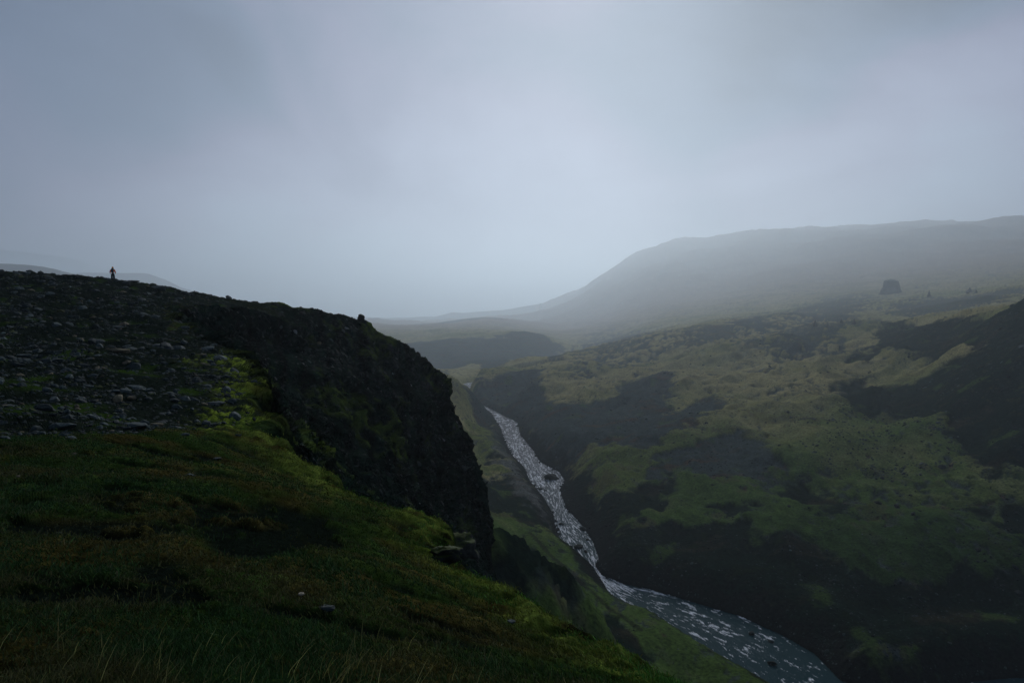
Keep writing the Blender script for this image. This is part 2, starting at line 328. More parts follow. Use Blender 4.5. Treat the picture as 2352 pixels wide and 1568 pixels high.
# ------------------------------------------------------------------ materials
def mat(name): 
    m = bpy.data.materials.new(name); m.use_nodes = True; nt = m.node_tree; return m, nt, nt.nodes['Principled BSDF']
def node(nt, t, **kw):
    n = nt.nodes.new(t)
    for k, v in kw.items():
        if hasattr(n, k): setattr(n, k, v)
        else: n.inputs[k].default_value = v
    return n
def terrain_mat(name, sc1, sc2, bump, dist, rough=1, spec=.0, var=.55):
    m, nt, b = mat(name); L = nt.links.new
    at = node(nt, 'ShaderNodeAttribute', attribute_name='albedo')
    tc = node(nt, 'ShaderNodeTexCoord')
    n1 = node(nt, 'ShaderNodeTexNoise', Scale=sc1, Detail=8, Roughness=.65); n2 = node(nt, 'ShaderNodeTexNoise', Scale=sc2, Detail=6, Roughness=.7)
    L(tc.outputs['Object'], n1.inputs['Vector']); L(tc.outputs['Object'], n2.inputs['Vector'])
    mr = node(nt, 'ShaderNodeMapRange'); mr.inputs['From Min'].default_value = .3; mr.inputs['From Max'].default_value = .7
    mr.inputs['To Min'].default_value = 1 - var; mr.inputs['To Max'].default_value = 1 + var
    L(n1.outputs['Fac'], mr.inputs['Value'])
    mx = node(nt, 'ShaderNodeMix', data_type='RGBA', blend_type='MULTIPLY'); mx.inputs['Factor'].default_value = 1
    L(at.outputs['Color'], mx.inputs['A']); L(mr.outputs['Result'], mx.inputs['B'])
    L(mx.outputs['Result'], b.inputs['Base Color'])
    bp = node(nt, 'ShaderNodeBump'); bp.inputs['Strength'].default_value = bump; bp.inputs['Distance'].default_value = dist
    ad = node(nt, 'ShaderNodeMath', operation='ADD'); L(n1.outputs['Fac'], ad.inputs[0]); L(n2.outputs['Fac'], ad.inputs[1])
    L(ad.outputs[0], bp.inputs['Height']); L(bp.outputs['Normal'], b.inputs['Normal'])
    b.inputs['Roughness'].default_value = rough; b.inputs['Specular IOR Level'].default_value = spec
    return m
M_valley = terrain_mat('valley_ground', .8, 3, .8, .5, var=.65)
M_plateau = terrain_mat('plateau_ground', 9, 38, .7, .05, var=.6)
def facets(m, sc_, dist, strength):
    nt = m.node_tree; L = nt.links.new; b = nt.nodes['Principled BSDF']; prev = b.inputs['Normal'].links[0].from_socket
    tc = node(nt, 'ShaderNodeTexCoord'); at = node(nt, 'ShaderNodeAttribute', attribute_name='rock'); wn = node(nt, 'ShaderNodeTexNoise', Scale=sc_ * .8, Detail=4)
    L(tc.outputs['Object'], wn.inputs['Vector']); vs_ = node(nt, 'ShaderNodeVectorMath', operation='SCALE'); vs_.inputs['Scale'].default_value = .9 / sc_; L(wn.outputs['Color'], vs_.inputs[0])
    va = node(nt, 'ShaderNodeVectorMath', operation='ADD'); L(tc.outputs['Object'], va.inputs[0]); L(vs_.outputs[0], va.inputs[1])
    last = None
    for k in (1, 2.7):
        vo = node(nt, 'ShaderNodeTexVoronoi', feature='F1', distance='CHEBYCHEV', Scale=sc_ * k); L(va.outputs[0], vo.inputs['Vector'])
        q = node(nt, 'ShaderNodeMath', operation='MULTIPLY'); L(vo.outputs['Distance'], q.inputs[0]); q.inputs[1].default_value = 1 / k
        if last is None: last = q.outputs[0]
        else:
            a = node(nt, 'ShaderNodeMath', operation='ADD'); L(last, a.inputs[0]); L(q.outputs[0], a.inputs[1]); last = a.outputs[0]
    m2 = node(nt, 'ShaderNodeMath', operation='MULTIPLY'); L(last, m2.inputs[0]); L(at.outputs['Fac'], m2.inputs[1])
    bp = node(nt, 'ShaderNodeBump'); bp.inputs['Strength'].default_value = strength; bp.inputs['Distance'].default_value = dist; L(m2.outputs[0], bp.inputs['Height']); L(prev, bp.inputs['Normal']); L(bp.outputs['Normal'], b.inputs['Normal'])
facets(M_plateau, .7, 1.1, 1.)
M_hill = terrain_mat('hill_ground', .02, .1, .6, 10, var=.2)

# ------------------------------------------------------------------ build the valley
NU, NV = 860, 900
U1 = np.concatenate([np.linspace(-1.6, -.8, 40)[:-1], np.linspace(-.8, .82, NU - 80), np.linspace(.82, 1.6, 42)[1:]])
NU = len(U1)
Ls = np.linspace(math.log(75), math.log(38000), 1500)
uu, ll = np.meshgrid(U1, Ls, indexing='ij'); Yf = np.exp(ll)
Sf = bil(GS, uu.ravel(), ll.ravel()).reshape(uu.shape)
Vf = proj(uu * Yf, Yf, Sf * Yf)[1]
dv = np.diff(Vf, axis=1)
w = np.where(dv < 0, -dv, .25 * dv) * (Yf[:, 1:] > 170) + .35
for _ in range(3):
    k = 9; pad = np.pad(w, ((k, k), (0, 0)), 'edge'); cs_ = np.cumsum(np.vstack([np.zeros((1, w.shape[1])), pad]), 0); w = (cs_[2 * k + 1:] - cs_[:-2 * k - 1]) / (2 * k + 1)
cw = np.cumsum(np.hstack([np.zeros((len(w), 1)), w]), 1); cw /= cw[:, -1:]
LY = np.stack([np.interp(np.linspace(0, 1, NV), cw[i], Ls) for i in range(NU)])
YA = np.exp(LY); XA = U1[:, None] * YA
xf, yf = XA.ravel().astype(f32), YA.ravel().astype(f32)
rock, dark, grey, wx, wy = masksA(xf, yf)
za, dr = zA(xf, yf, rock)
ZA = za.reshape(XA.shape)
far = np.sqrt(xf * xf + yf * yf)
# colours of what grows or lies there
n1 = fbm(xf / 30, yf / 45, o=5, seed=71); n2 = fbm(xf / 5, yf / 8, o=4, seed=73); n3 = fbm(xf / 150, yf / 200, o=3, seed=75)
def col(*c): return np.array(c, f32)
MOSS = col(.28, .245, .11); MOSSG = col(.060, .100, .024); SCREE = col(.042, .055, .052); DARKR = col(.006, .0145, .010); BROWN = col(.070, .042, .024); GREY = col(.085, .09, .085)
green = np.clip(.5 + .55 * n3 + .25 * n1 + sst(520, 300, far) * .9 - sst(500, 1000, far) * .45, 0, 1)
c = mix(np.tile(MOSS, (len(xf), 1)), MOSSG, green)
pm = sst(.01, -.02, polydist(wx, wy, paleMoss) / far); c = mix(c, col(.16, .16, .07), pm * .7)
for P in brightm: c = mix(c, col(.085, .115, .028), sst(.008, -.008, polydist(wx, wy, P) / far) * .8)
c = c * (1 + .28 * n2[:, None] + .2 * n1[:, None]).clip(.35, 1.7)
c = mix(c, BROWN, np.clip(sst(.25, .8, n1 + .5 * n2) * .5, 0, 1))
c = mix(c, col(.012, .034, .011) * (1 + .4 * n2[:, None]), sst(.05, -.10, polydist(wx, wy, lowerdark) / far + .03 * n1) * .65)  # colour mixed darker over the lower right slope
rc = mix(np.tile(SCREE, (len(xf), 1)), DARKR, dark) ; rc = mix(rc, GREY, grey)
rc = mix(rc, BROWN, np.clip(sst(.3, .9, fbm(xf / 40, yf / 16, o=4, seed=79) + .3 * n2) * (.75 - .5 * dark), 0, 1))
rc = rc * (1 + .35 * n2[:, None]).clip(.4, 2)
rc = mix(rc, MOSSG, sst(.55, .9, fbm(xf / 22, yf / 30, o=4, seed=83)) * .55 * (1 - grey))
rock_c = np.clip(rock + .55 * (sst(.35, .9, n2 + .5 * n1) - .35 * sst(.3, .9, -n2)) * sst(.02, .5, rock + .25), 0, 1)
c = mix(c, rc, rock_c)
c = mix(c, col(.013, .014, .013), sst(14, 3, dr + 5 * n2) * sst(900, 600, yf))                 # wet stones along the water
c = mix(c, col(.02, .022, .014), sst(1.8, .5, np.abs(linedist(xf, yf, path)[0]) + n2 * .5) * .8)
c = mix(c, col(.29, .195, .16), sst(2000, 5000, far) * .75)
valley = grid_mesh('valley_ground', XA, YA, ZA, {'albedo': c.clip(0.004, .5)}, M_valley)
tag(valley, kind='structure')
print('valley', time.time() - T0)
ROCKG = rock
def zAs(x, y):
    x = np.atleast_1d(np.asarray(x, f32)); y = np.atleast_1d(np.asarray(y, f32))
    return zA(x, y, masksA(x, y)[0])[0]
def hitAz(U, V, y0=170, y1=6000):
    return hitA(U, V, lambda x, y: zAs(x, y), y0, y1, 1500)

# ------------------------------------------------------------------ distant hills on the left
def hills(crestpts, depth, foot, name='hills', raw=False):
    P = np.array([W(q[0], q[1], q[2] if raw else stretch(q[2])) for q in crestpts]); n = 260
    t = np.linspace(0, len(P) - 1, n); cx = np.interp(t, range(len(P)), P[:, 0]); cy = np.interp(t, range(len(P)), P[:, 1]); cz = np.interp(t, range(len(P)), P[:, 2])
    v = np.concatenate([np.linspace(-1, 0, 60), np.linspace(0, 1, 50)[1:]])
    T, Vv = np.meshgrid(np.arange(n), v, indexing='ij')
    X = cx[T]; Yy = cy[T] + Vv * depth
    e = np.sin(np.clip(t / (len(P) - 1), 0, 1) * math.pi)[T] ** .35
    prof = np.where(Vv < 0, 1 - np.abs(Vv) ** 1.15, 1 - np.abs(Vv) ** 1.6)
    Z = foot + (cz[T] - foot) * prof * (e * .0 + 1)
    Z = Z + (ridged(X / (depth * .25), Yy / (depth * .3), o=4, seed=91) - .6) * depth * .025 * np.abs(Vv) + perlin(X / 60, Yy / 60) * 2
    cc = mix(np.tile(col(.11, .09, .065), (X.size, 1)), col(.06, .05, .04), sst(-.2, .5, fbm(X.ravel() / 200, Yy.ravel() / 300, o=3)))
    o = grid_mesh(name, X, Yy, Z, {'albedo': cc}, M_hill, flip=False); tag(o, kind='structure'); return o
hills([(-900, 610, 2600), (-300, 600, 2600), (0, 605, 2600), (60, 608, 2600), (100, 613, 2600), (140, 624, 2620), (200, 642, 2640), (300, 668, 2700)], 900, -60)
hills([(-200, 640, 4000), (60, 632, 3900), (150, 628, 3800), (200, 626, 3800), (259, 627, 3800), (330, 627, 3800), (352, 635, 3800), (380, 652, 3800), (440, 672, 3850), (520, 690, 3900)], 1400, -60)
hills([(-800, 540, 6500), (-200, 560, 6500), (0, 573, 6500), (150, 590, 6500), (230, 616, 6500), (300, 640, 6600)], 2200, -60)
hills([(300, 650, 7500), (430, 670, 7500), (520, 683, 7500), (640, 691, 7500), (690, 699, 7500), (800, 722, 7600)], 2200, -90)

hills([(560, 722, 12000), (700, 722, 12000), (860, 731, 12000), (922, 730, 12000), (1000, 727, 11800), (1039, 717, 11600), (1063, 719, 11600), (1113, 715, 11500), (1157, 712, 11300), (1227, 700, 11000), (1300, 686, 11000), (1420, 680, 11000)], 3500, -600, raw=True)
hills([(640, 752, 5600), (760, 745, 5600), (834, 744, 5600), (893, 750, 5500), (981, 744, 5400), (1054, 734, 5300), (1113, 729, 5200), (1157, 732, 5100), (1200, 743, 5000), (1250, 762, 4900)], 1600, -330, raw=True)
# ------------------------------------------------------------------ plateau, gully and bluff
Pp = [W(*q) for q in [(0, 1568, 3.5), (600, 1568, 3.9), (1000, 1568, 4.3), (1176, 1568, 4.8), (1350, 1568, 5.3), (1530, 1568, 6.2), (0, 1300, 5.4), (400, 1300, 5.8), (800, 1300, 6.9), (1000, 1350, 7.6), (1200, 1450, 7.2),
      (0, 1100, 9.3), (300, 1100, 9.8), (600, 1120, 11), (850, 1170, 13), (0, 1000, 13.5), (250, 1000, 14.5), (420, 1000, 16.5), (520, 1000, 19),
      (0, 900, 21), (300, 900, 24), (500, 900, 28), (0, 800, 36), (300, 800, 40), (430, 800, 47), (0, 720, 58), (250, 720, 61), (0, 660, 80), (200, 668, 80),
      (-600, 1300, 5.2), (-600, 1000, 12), (-600, 800, 33), (-600, 660, 75), (-600, 610, 90), (-1400, 600, 85), (-1400, 900, 15)]]
skyl = [(-300, 618, 90), (0, 625, 92), (60, 627, 93), (100, 631, 94), (160, 632, 96), (210, 637, 98), (259, 641, 100), (300, 647, 102), (350, 655, 103), (400, 664, 104), (450, 672, 105), (530, 686, 108), (640, 698, 112), (720, 709, 116), (780, 722, 120), (812, 732, 123), (830, 742, 124)]
Pp += [W(*q) for q in skyl[:10]]
Pp += [np.array(q, float) for q in [(0, 0, -1.62), (-1.5, 0, -1.6), (2, 1, -2.0), (-3, 0, -1.55), (0, -4, -1.4), (0, -10, -1.2), (-10, -10, -.8), (10, -10, -2.5), (-20, 0, -1.2), (-45, 0, .3), (-60, -50, 2), (0, -60, 1), (60, -60, -2), (-120, 0, 3), (-120, 80, 5), (-120, -100, 5),
       (-75, 115, 1.5), (-60, 150, -5), (-120, 150, 1), (-200, 180, -2), (-100, 230, -12), (6, 2, -3), (8, -4, -3.2)]]
lipI = [(1620, 1640, 5.6), (1516, 1568, 6.2), (1458, 1522, 6.9), (1407, 1495, 7.2), (1321, 1452, 7.7), (1270, 1434, 8.1), (1229, 1413, 8.6), (1195, 1380, 9.2), (1160, 1359, 9.6), (1116, 1349, 9.9), (1075, 1315, 10.6),
        (1045, 1275, 11.6), (1050, 1245, 12.4), (1034, 1209, 13.6), (980, 1194, 14.2), (928, 1181, 14.8), (880, 1170, 15.3), (853, 1150, 16), (808, 1133, 16.5), (763, 1122, 17), (733, 1086, 18.4), (689, 1064, 19.2), (665, 1040, 20), (650, 1012, 21.4), (600, 1003, 22), (585, 985, 23),
        (589, 965, 24.5), (583, 930, 27.5), (583, 891, 31), (557, 826, 42), (520, 800, 47), (469, 780, 52), (430, 745, 60), (400, 718, 68), (385, 700, 76)]
lipW = [W(*q) for q in lipI]
Pp += lipW[1:]
rim = [np.array([2, -60, 0.]), np.array([9, -14, 0.]), np.array([4.5, 0, 0.])] + lipW + [W(430, 700, 84), W(500, 708, 91), W(570, 716, 97), W(640, 728, 101), W(700, 745, 104), W(760, 775, 106)]
Pp += [W(430, 698, 84.5), W(500, 705, 91.5), W(570, 714, 97.5), W(640, 727, 101.5)]
sil = [(833, 765, 126), (880, 777, 130), (915, 798, 133), (943, 818, 135), (968, 838, 136), (995, 848, 133), (1022, 882, 132), (1036, 920, 131), (1060, 962, 130), (1062, 1010, 129), (1078, 1060, 128),
       (1101, 1100, 127), (1106, 1150, 126), (1116, 1210, 125), (1128, 1260, 124), (1132, 1340, 120)]
Pp += [W(*q) for q in skyl[10:]] + [W(*q) for q in sil[:2]]
Fp = [W(*q) for q in skyl[10:] + dens(sil, 30)]
_o = skyl[9:] + sil; _ou = [q[0] for q in _o]; _os = [-ray(q[0], q[1])[1] for q in _o]
def behind(p, dx, dy, drop):
    x_, y_ = p[0] + dx, p[1] + dy; U_ = 1176 + F * x_ / y_ / 1.0
    s_ = np.interp(U_, _ou, _os) if U_ < 1128 else .52
    return np.array([x_, y_, min(-s_ * y_ - drop, p[2] - drop)])
for q in skyl[9:] + sil[:6]:
    p = W(*q); Fp.append(behind(p, 1, 10, 5)); Fp.append(behind(p, 4, 35, 18))
for q in dens(sil[4:], 40):
    p = W(*q); Fp.append(behind(p, 1.8, 1.5, 9)); Fp.append(behind(p, 6, 4, 20)); Fp.append(behind(p, 14, 14, 30))
Fp += [W(*q) for q in [(450, 703, 88), (470, 760, 86), (560, 728, 97), (565, 778, 94), (640, 742, 103), (650, 800, 99), (720, 768, 108), (800, 790, 112), (880, 830, 118), (950, 880, 122), (1000, 900, 126),
      (425, 740, 80), (500, 800, 72), (600, 830, 78), (700, 850, 90), (800, 880, 98), (900, 930, 106), (1000, 980, 116), (1050, 1050, 122), (1040, 930, 127),
      (600, 880, 62), (680, 930, 72), (760, 960, 84), (860, 1010, 95), (950, 1060, 104), (1030, 1120, 112), (1075, 1130, 119), (1090, 1200, 118),
      (620, 950, 48), (655, 1000, 43), (720, 1060, 50), (680, 1000, 52), (760, 1080, 62), (850, 1120, 76), (940, 1160, 88), (1020, 1190, 98), (1080, 1260, 108), (1060, 1290, 100), (1110, 1340, 105), (1000, 1205, 90), (850, 1145, 70), (610, 985, 34), (600, 935, 38)]]
Fp += [np.array(q, float) for q in [(-5, 24, -9.5), (-4, 30, -13), (0, 42, -21), (-1.5, 20, -13), (2, 16, -16), (4, 10, -17), (7, 5, -18), (10, -4, -22), (8, 30, -33), (12, 16, -34), (5, 60, -36), (16, 44, -46), (24, 20, -52), (20, 0, -45), (12, 90, -55), (10, 110, -62),
      (40, 50, -75), (40, 0, -70), (60, 90, -110), (30, 140, -100), (0, 190, -110), (-60, 220, -60), (100, 0, -130), (100, 100, -150), (60, -60, -60), (200, 0, -160), (200, 200, -190), (0, 260, -130), (20, 75, -60), (-150, 240, -40)]]
def rbf_xy(pts, smooth): 
    pts = np.array(pts); return RBF(pts[:, :2], pts[:, 2], smooth)
rP = rbf_xy(Pp, .05); rF = rbf_xy(Fp, .1)
rim2 = [r[:2] for r in rim]; NR = len(rim)
def zB(x, y, full=True):
    """height of the near ground, and how far outside the rim we are"""
    if full:
        rr = np.hypot(x, y)
        wob = np.clip(rr / 30, .1, 1)
        xx = x + wob * .9 * fbm(x / 3.1, y / 3.1, o=3, seed=101); yy = y + wob * .9 * fbm(x / 3.1, y / 3.1, o=3, seed=105)
    else: xx, yy = x, y
    d, t = linedist(xx, yy, rim2)
    p = rP(x, y); fz = rF(x, y)
    r = np.hypot(x, y)
    wdt = np.clip(.25 + r / 40, .4, 2.6)
    fade = sst(NR - 1.05, NR - 4, t)
    wgt = np.where(d > 0, sst(0, 1, d / wdt), 0)
    low = np.minimum(fz, p - .4 * fade - np.clip(d, 0, 6) * .9 * fade)
    low = np.where(t > NR - 7, fz, low)
    # moss rolls over the lip
    roll = -np.clip(1 - np.abs(np.minimum(d, 0)) / (wdt * 1.3), 0, 1) ** 2 * wdt * .12
    z = (p + roll * (d < wdt) * sst(NR - 3, NR - 9, t)) * (1 - wgt) + low * wgt
    # past the end of the rim everything is bluff
    bl = sst(NR - 3.5, NR - 1.2, t)
    z = z * (1 - bl) + fz * bl
    return z, d, t
BO = (0., -3.)
th = np.concatenate([np.linspace(-180, -56, 50)[:-1], np.linspace(-56, 50, 860), np.linspace(50, 180, 50)[1:]]) * math.pi / 180
NT = len(th); NB = 1050
Lr = np.linspace(math.log(.6), math.log(300), 1300)
sub = slice(None, None, 4); ths = th[sub]
tt, lr = np.meshgrid(ths, Lr, indexing='ij'); R = np.exp(lr)
bx, by = BO[0] + np.sin(tt) * R, BO[1] + np.cos(tt) * R
bz = zB(bx.ravel(), by.ravel(), False)[0].reshape(bx.shape)
pu, pv = proj(bx, by, bz); ok = (by > 1.5)
du = np.diff(pu, axis=1); dv = np.diff(pv, axis=1)
ds3 = np.sqrt(np.diff(bx, axis=1) ** 2 + np.diff(by, axis=1) ** 2 + np.diff(bz, axis=1) ** 2) / np.maximum(R[:, 1:], 3)
inview = (pu[:, 1:] > -250) & (pu[:, 1:] < 2600) & (pv[:, 1:] < 1700) & ok[:, 1:]
w = np.where(inview, np.where(dv < 0, np.sqrt(du ** 2 + dv ** 2), .12 * np.sqrt(du ** 2 + dv ** 2)), 0).clip(0, 60) + 40 * ds3 + .05
for _ in range(3):
    k = 3; pad = np.pad(w, ((k, k), (0, 0)), 'edge'); cs_ = np.cumsum(np.vstack([np.zeros((1, w.shape[1])), pad]), 0); w = (cs_[2 * k + 1:] - cs_[:-2 * k - 1]) / (2 * k + 1)
cw = np.cumsum(np.hstack([np.zeros((len(w), 1)), w]), 1); cw /= cw[:, -1:]
LRs = np.stack([np.interp(np.linspace(0, 1, NB), cw[i], Lr) for i in range(len(ths))])
LRf = np.stack([np.interp(th, ths, LRs[:, j]) for j in range(NB)], 1)
R = np.exp(LRf); XB = BO[0] + np.sin(th)[:, None] * R; YB = BO[1] + np.cos(th)[:, None] * R
x, y = XB.ravel().astype(f32), YB.ravel().astype(f32)
z, d, t = zB(x, y)
ZB = z.reshape(XB.shape)
print('zB', time.time() - T0)
def gnormal(X, Y, Z):
    P = np.stack([X, Y, Z], -1); a = np.gradient(P, axis=0); b = np.gradient(P, axis=1)
    n = np.cross(a, b); n /= np.linalg.norm(n, axis=-1, keepdims=True) + 1e-12; n *= np.sign(n[..., 2:3] + 1e-9); return n
NBn = gnormal(XB, YB, ZB); steep = 1 - NBn[..., 2].ravel()
r = np.hypot(x, y)
bluff = np.maximum(sst(-.25, .5, d), sst(NR - 4, NR - 2, t)) 
def disp(P, polys): return [W(u, v, 1)[:2] for u, v in polys]
# soil / stone / moss areas, fixed as outlines on the ground
def gpoly(pts, y0=2, y1=140):
    out = []
    for U, V in pts:
        a, s = ray(U, V); Yq = np.geomspace(y0, y1, 260); zz = zB((a * Yq).astype(f32), Yq.astype(f32), False)[0]
        m = zz >= s * Yq; k = int(np.argmax(m)) if m.any() else 259
        out.append((a * Yq[k], Yq[k]))
    return out
def c1(*p): return [(a * .2930, (b * .5102 + 980) * .5742) for a, b in p]
def c3(*p): return [(a * .3223 + 516.8, b * .3223 + 631.6) for a, b in p]
def c4(*p): return [(a * .3776, b * .3776 + 976) for a, b in p]
def c5(*p): return [(a * .3418 + 689, b * .3418 + 1033.6) for a, b in p]
stony = gpoly([(-900, 1010), (0, 1003), (200, 1004), (370, 996), (480, 1002), (585, 985), (583, 891), (557, 826), (469, 780), (400, 718)]) + [(-30, 84), (-25, 100), (-20, 125), (-60, 200), (-250, 200), (-200, 20)]
brmoss = [gpoly(c1((1850, 880), (1960, 930), (2090, 1050), (2156, 1130), (2080, 1080), (2000, 1180), (2010, 1390), (1830, 1500), (1500, 1480), (1640, 1320), (1800, 1290), (1740, 1120), (1850, 1060), (1650, 950), (1560, 880))),
          gpoly([(600, 1004), (650, 1012), (668, 1045), (733, 1086), (763, 1122), (853, 1150), (880, 1172), (760, 1160), (700, 1120), (620, 1075), (560, 1030)]),
          gpoly(c5((600, 410), (850, 470), (1010, 515), (1050, 620), (1010, 640), (830, 640), (820, 600), (900, 540), (700, 490))),
          gpoly(c5((1380, 950), (1480, 1010), (1580, 1110), (1700, 1170), (1850, 1220), (1960, 1270), (2100, 1350), (2250, 1430), (2352, 1510), (2352, 1640), (2000, 1500), (1500, 1200), (1300, 1000)))]
soil = [gpoly(c4((0, 600), (300, 620), (600, 590), (1050, 610), (1060, 690), (700, 720), (560, 700), (200, 715), (0, 700))),
        gpoly(c4((1150, 500), (1500, 540), (1560, 480), (1800, 520), (1950, 620), (1820, 800), (1700, 850), (1450, 830), (1200, 740), (1100, 620), (1180, 560))),
        gpoly(c4((800, 850), (1100, 830), (1380, 880), (1300, 940), (1150, 960), (900, 910))), gpoly(c4((0, 920), (200, 890), (500, 930), (350, 990), (100, 960))),
        gpoly(c4((410, 210), (640, 195), (600, 225), (430, 230))), gpoly(c4((0, 370), (200, 340), (380, 360), (250, 390))), gpoly(c4((0, 490), (180, 480), (300, 500), (100, 530))),
        gpoly(c4((550, 440), (700, 420), (830, 440), (650, 465))), gpoly(c4((850, 360), (1000, 365), (1080, 390), (900, 385))), gpoly(c4((1120, 290), (1270, 285), (1270, 315), (1150, 310))),
        gpoly(c5((0, 420), (250, 470), (330, 600), (450, 660), (150, 680), (0, 620))), gpoly(c5((690, 500), (880, 500), (840, 570), (790, 640), (600, 560))),
        gpoly(c5((800, 640), (1050, 640), (1110, 690), (1100, 780), (960, 740)))]
blmoss = [gpoly(q, 30, 160) for q in [c3((960, 545), (1040, 548), (1130, 590), (1140, 615), (1060, 600), (1000, 580), (955, 570)), c3((690, 830), (800, 860), (960, 930), (970, 955), (820, 930), (760, 970), (700, 960), (720, 900), (580, 800)),
          c3((280, 208), (520, 220), (720, 245), (850, 275), (900, 300), (760, 275), (500, 240)), c3((1020, 435), (1200, 450), (1210, 480), (1060, 470)), c3((480, 1080), (560, 1060), (640, 1200), (560, 1230)), c3((1480, 690), (1520, 760), (1530, 790), (1470, 740)),
          c3((850, 1000), (1000, 1010), (1200, 1050), (1150, 1120), (950, 1150), (860, 1060)), c3((200, 620), (330, 700), (440, 810), (420, 830), (260, 740)), c3((730, 400), (800, 390), (850, 440), (760, 430)), c3((1150, 1200), (1250, 1230), (1230, 1330), (1140, 1300))]]
wxb = x + np.clip(r * .02, .1, 2) * fbm(x / 2.2, y / 2.2, o=3, seed=111); wyb = y + np.clip(r * .05, .15, 3.5) * fbm(x / 2.2, y / 2.6, o=3, seed=113)
inb = (r < 170)
def pm_(P, soft=.012, k=1.):
    o = np.zeros(x.shape, f32); mn = np.min(P, 0) - 6; mx_ = np.max(P, 0) + 6
    s = (x > mn[0]) & (x < mx_[0]) & (y > mn[1]) & (y < mx_[1])
    if s.any(): o[s] = sst(k, -k, polydist(wxb[s], wyb[s], P) / (r[s] * soft + .03))
    return o
stm = pm_(stony, .02) * (1 - bluff)
bm = np.zeros(x.shape, f32)
bms = [pm_(P, .03) for P in brmoss]; bm1 = bms[0]; bm2 = np.maximum.reduce(bms[1:]); bm = np.maximum(bm1, bm2)
so = np.zeros(x.shape, f32)
for P in soil: so = np.maximum(so, pm_(P, .015))
e1 = fbm(x / 2.4, y / 1.7, o=4, seed=121); e2 = fbm(x / .5, y / .5, o=4, seed=123); e3 = fbm(x / .11, y / .11, o=3, seed=125)
so *= sst(.55, .15, e1 * .3 + e2 * .75 - .1)
so = np.maximum(so, sst(.30, .62, fbm(x / 3.0, y / 1.3, o=4, seed=122) + .3 * e2) * (1 - stm) * (r > 5)) * (1 - bm * .9) * (1 - bluff)
lipgreen = sst(1.6, .1, -d) * (d < .5) * sst(NR - 4, NR - 10, t) * (1 - stm)
bmoss = np.zeros(x.shape, f32)
for P in blmoss: bmoss = np.maximum(bmoss, pm_(P, .01))
bn = fbm(x / 6, y / 6, ZB.ravel() / 5, o=4, seed=131)
bmoss = np.maximum(bmoss * .95, sst(.45, .95, bn) * .45 * bluff)
# relief
grassm = (1 - stm) * (1 - bluff)
dz = grassm * (1 - so) * (.03 + .065 * np.clip(r / 10, .4, 1.4) * (e1 * .5 + .5).clip(0, 1) + .035 * e2 + .012 * e3) - so * .03 * grassm * np.clip(r / 14, .2, 1)
dz += stm * (.18 * fbm(x / 3.5, y / 3.5, o=3, seed=141) * np.clip(r / 30, .3, 2) + .05 * e2)
dz += bm * (1 - bluff) * .09 * np.abs(e2) * np.clip(r / 12, .5, 2)
clump = np.abs(perlin(x / .45, y / .45, seed=143)); dz += (bm * .5 + lipgreen) * (1 - bluff) * .12 * (.5 - clump)
z = z + dz
# rock face: displaced along its normal, blocky
nf = NBn.reshape(-1, 3)
z3 = z
q1 = ridged(x / 9, y / 9, z3 / 13, o=5, seed=151); q2 = fbm(x / 2.2, y / 2.2, z3 / 3.2, o=4, seed=153)
vcol = np.abs(perlin((x + y * .3) / .9, z3 / 9, seed=155))                      # standing basalt columns
lay = perlin(x / 40, z3 / 1.7 + bn * .5, seed=157)
amp = bluff * np.clip(r / 55, .06, 1)
strong = np.clip(steep * 2.2, .12, 1)
tq = q1 * 1.6; tq = np.floor(tq) + sst(.25, .75, tq - np.floor(tq)); q4 = ridged(x / 1.3, y / 1.3, z3 / 1.6, o=3, seed=159)
mv = amp * (strong * (-1.5 + .75 * tq + .45 * q1 + .22 * q2 + .22 * q4 + .35 * lay) + .12 * q2 + .35 * vcol * sst(NR - 9, NR - 5, t) * sst(6, 0, np.abs(d - 2)))
keep = 1 - sst(.3, 1.2, np.abs(x) * 0)  # full strength everywhere
XBd = (x + mv * nf[:, 0]).reshape(XB.shape); YBd = (y + mv * nf[:, 1]).reshape(XB.shape); ZBd = (z + mv * nf[:, 2] + amp * bmoss * .35).reshape(XB.shape)
# colours
GRASS = col(.028, .052, .011); OLIVE = col(.058, .050, .014); SOIL = col(.007, .011, .0075); BMOSS = col(.135, .185, .024); RK = col(.0045, .0115, .008)
c = mix(np.tile(GRASS, (len(x), 1)), OLIVE, sst(-.3, .5, fbm(x / 1.6, y / 1.2, o=4, seed=161)))
c = c * (1 + .45 * e2 + .35 * e3).clip(.3, 2)[:, None] * (1 + .35 * e1).clip(.5, 1.5)[:, None]
c = mix(c, BMOSS * (1 + .45 * e2 + .3 * e3).clip(.25, 1.8)[:, None] * .62, np.clip(lipgreen * .85 * sst(-.6, .4, e2 + e1 * .5), 0, 1))
c = mix(c, SOIL * (1 + .4 * e3).clip(.4, 2)[:, None], so)
gs = col(.012, .018, .013) * (1 + .5 * e3).clip(.4, 2)[:, None]
gs = mix(gs, col(.035, .07, .010), sst(.15, .75, fbm(x / 2.6, y / 4, o=4, seed=163) - .25 * sst(30, 70, r)) * .8)
c = mix(c, gs, stm)
c = mix(c, col(.085, .115, .021) * (1 + .6 * e2 + .4 * e3).clip(.15, 1.8)[:, None], bm2 * sst(-.75, .35, e2 + .6 * e1))
c = mix(c, BMOSS * (1 + .7 * e2 + .5 * e3).clip(.12, 1.9)[:, None], bm1 * sst(-.35, .4, e2 + .7 * e1 - .1))
rk = RK * (1 + .5 * q2 + .25 * bn).clip(.3, 2.2)[:, None]
st_ = fbm((x + y * .4) / 1.3, z3 / 9, o=4, seed=171); rk = rk * (1 + .9 * st_).clip(.35, 2.6)[:, None]
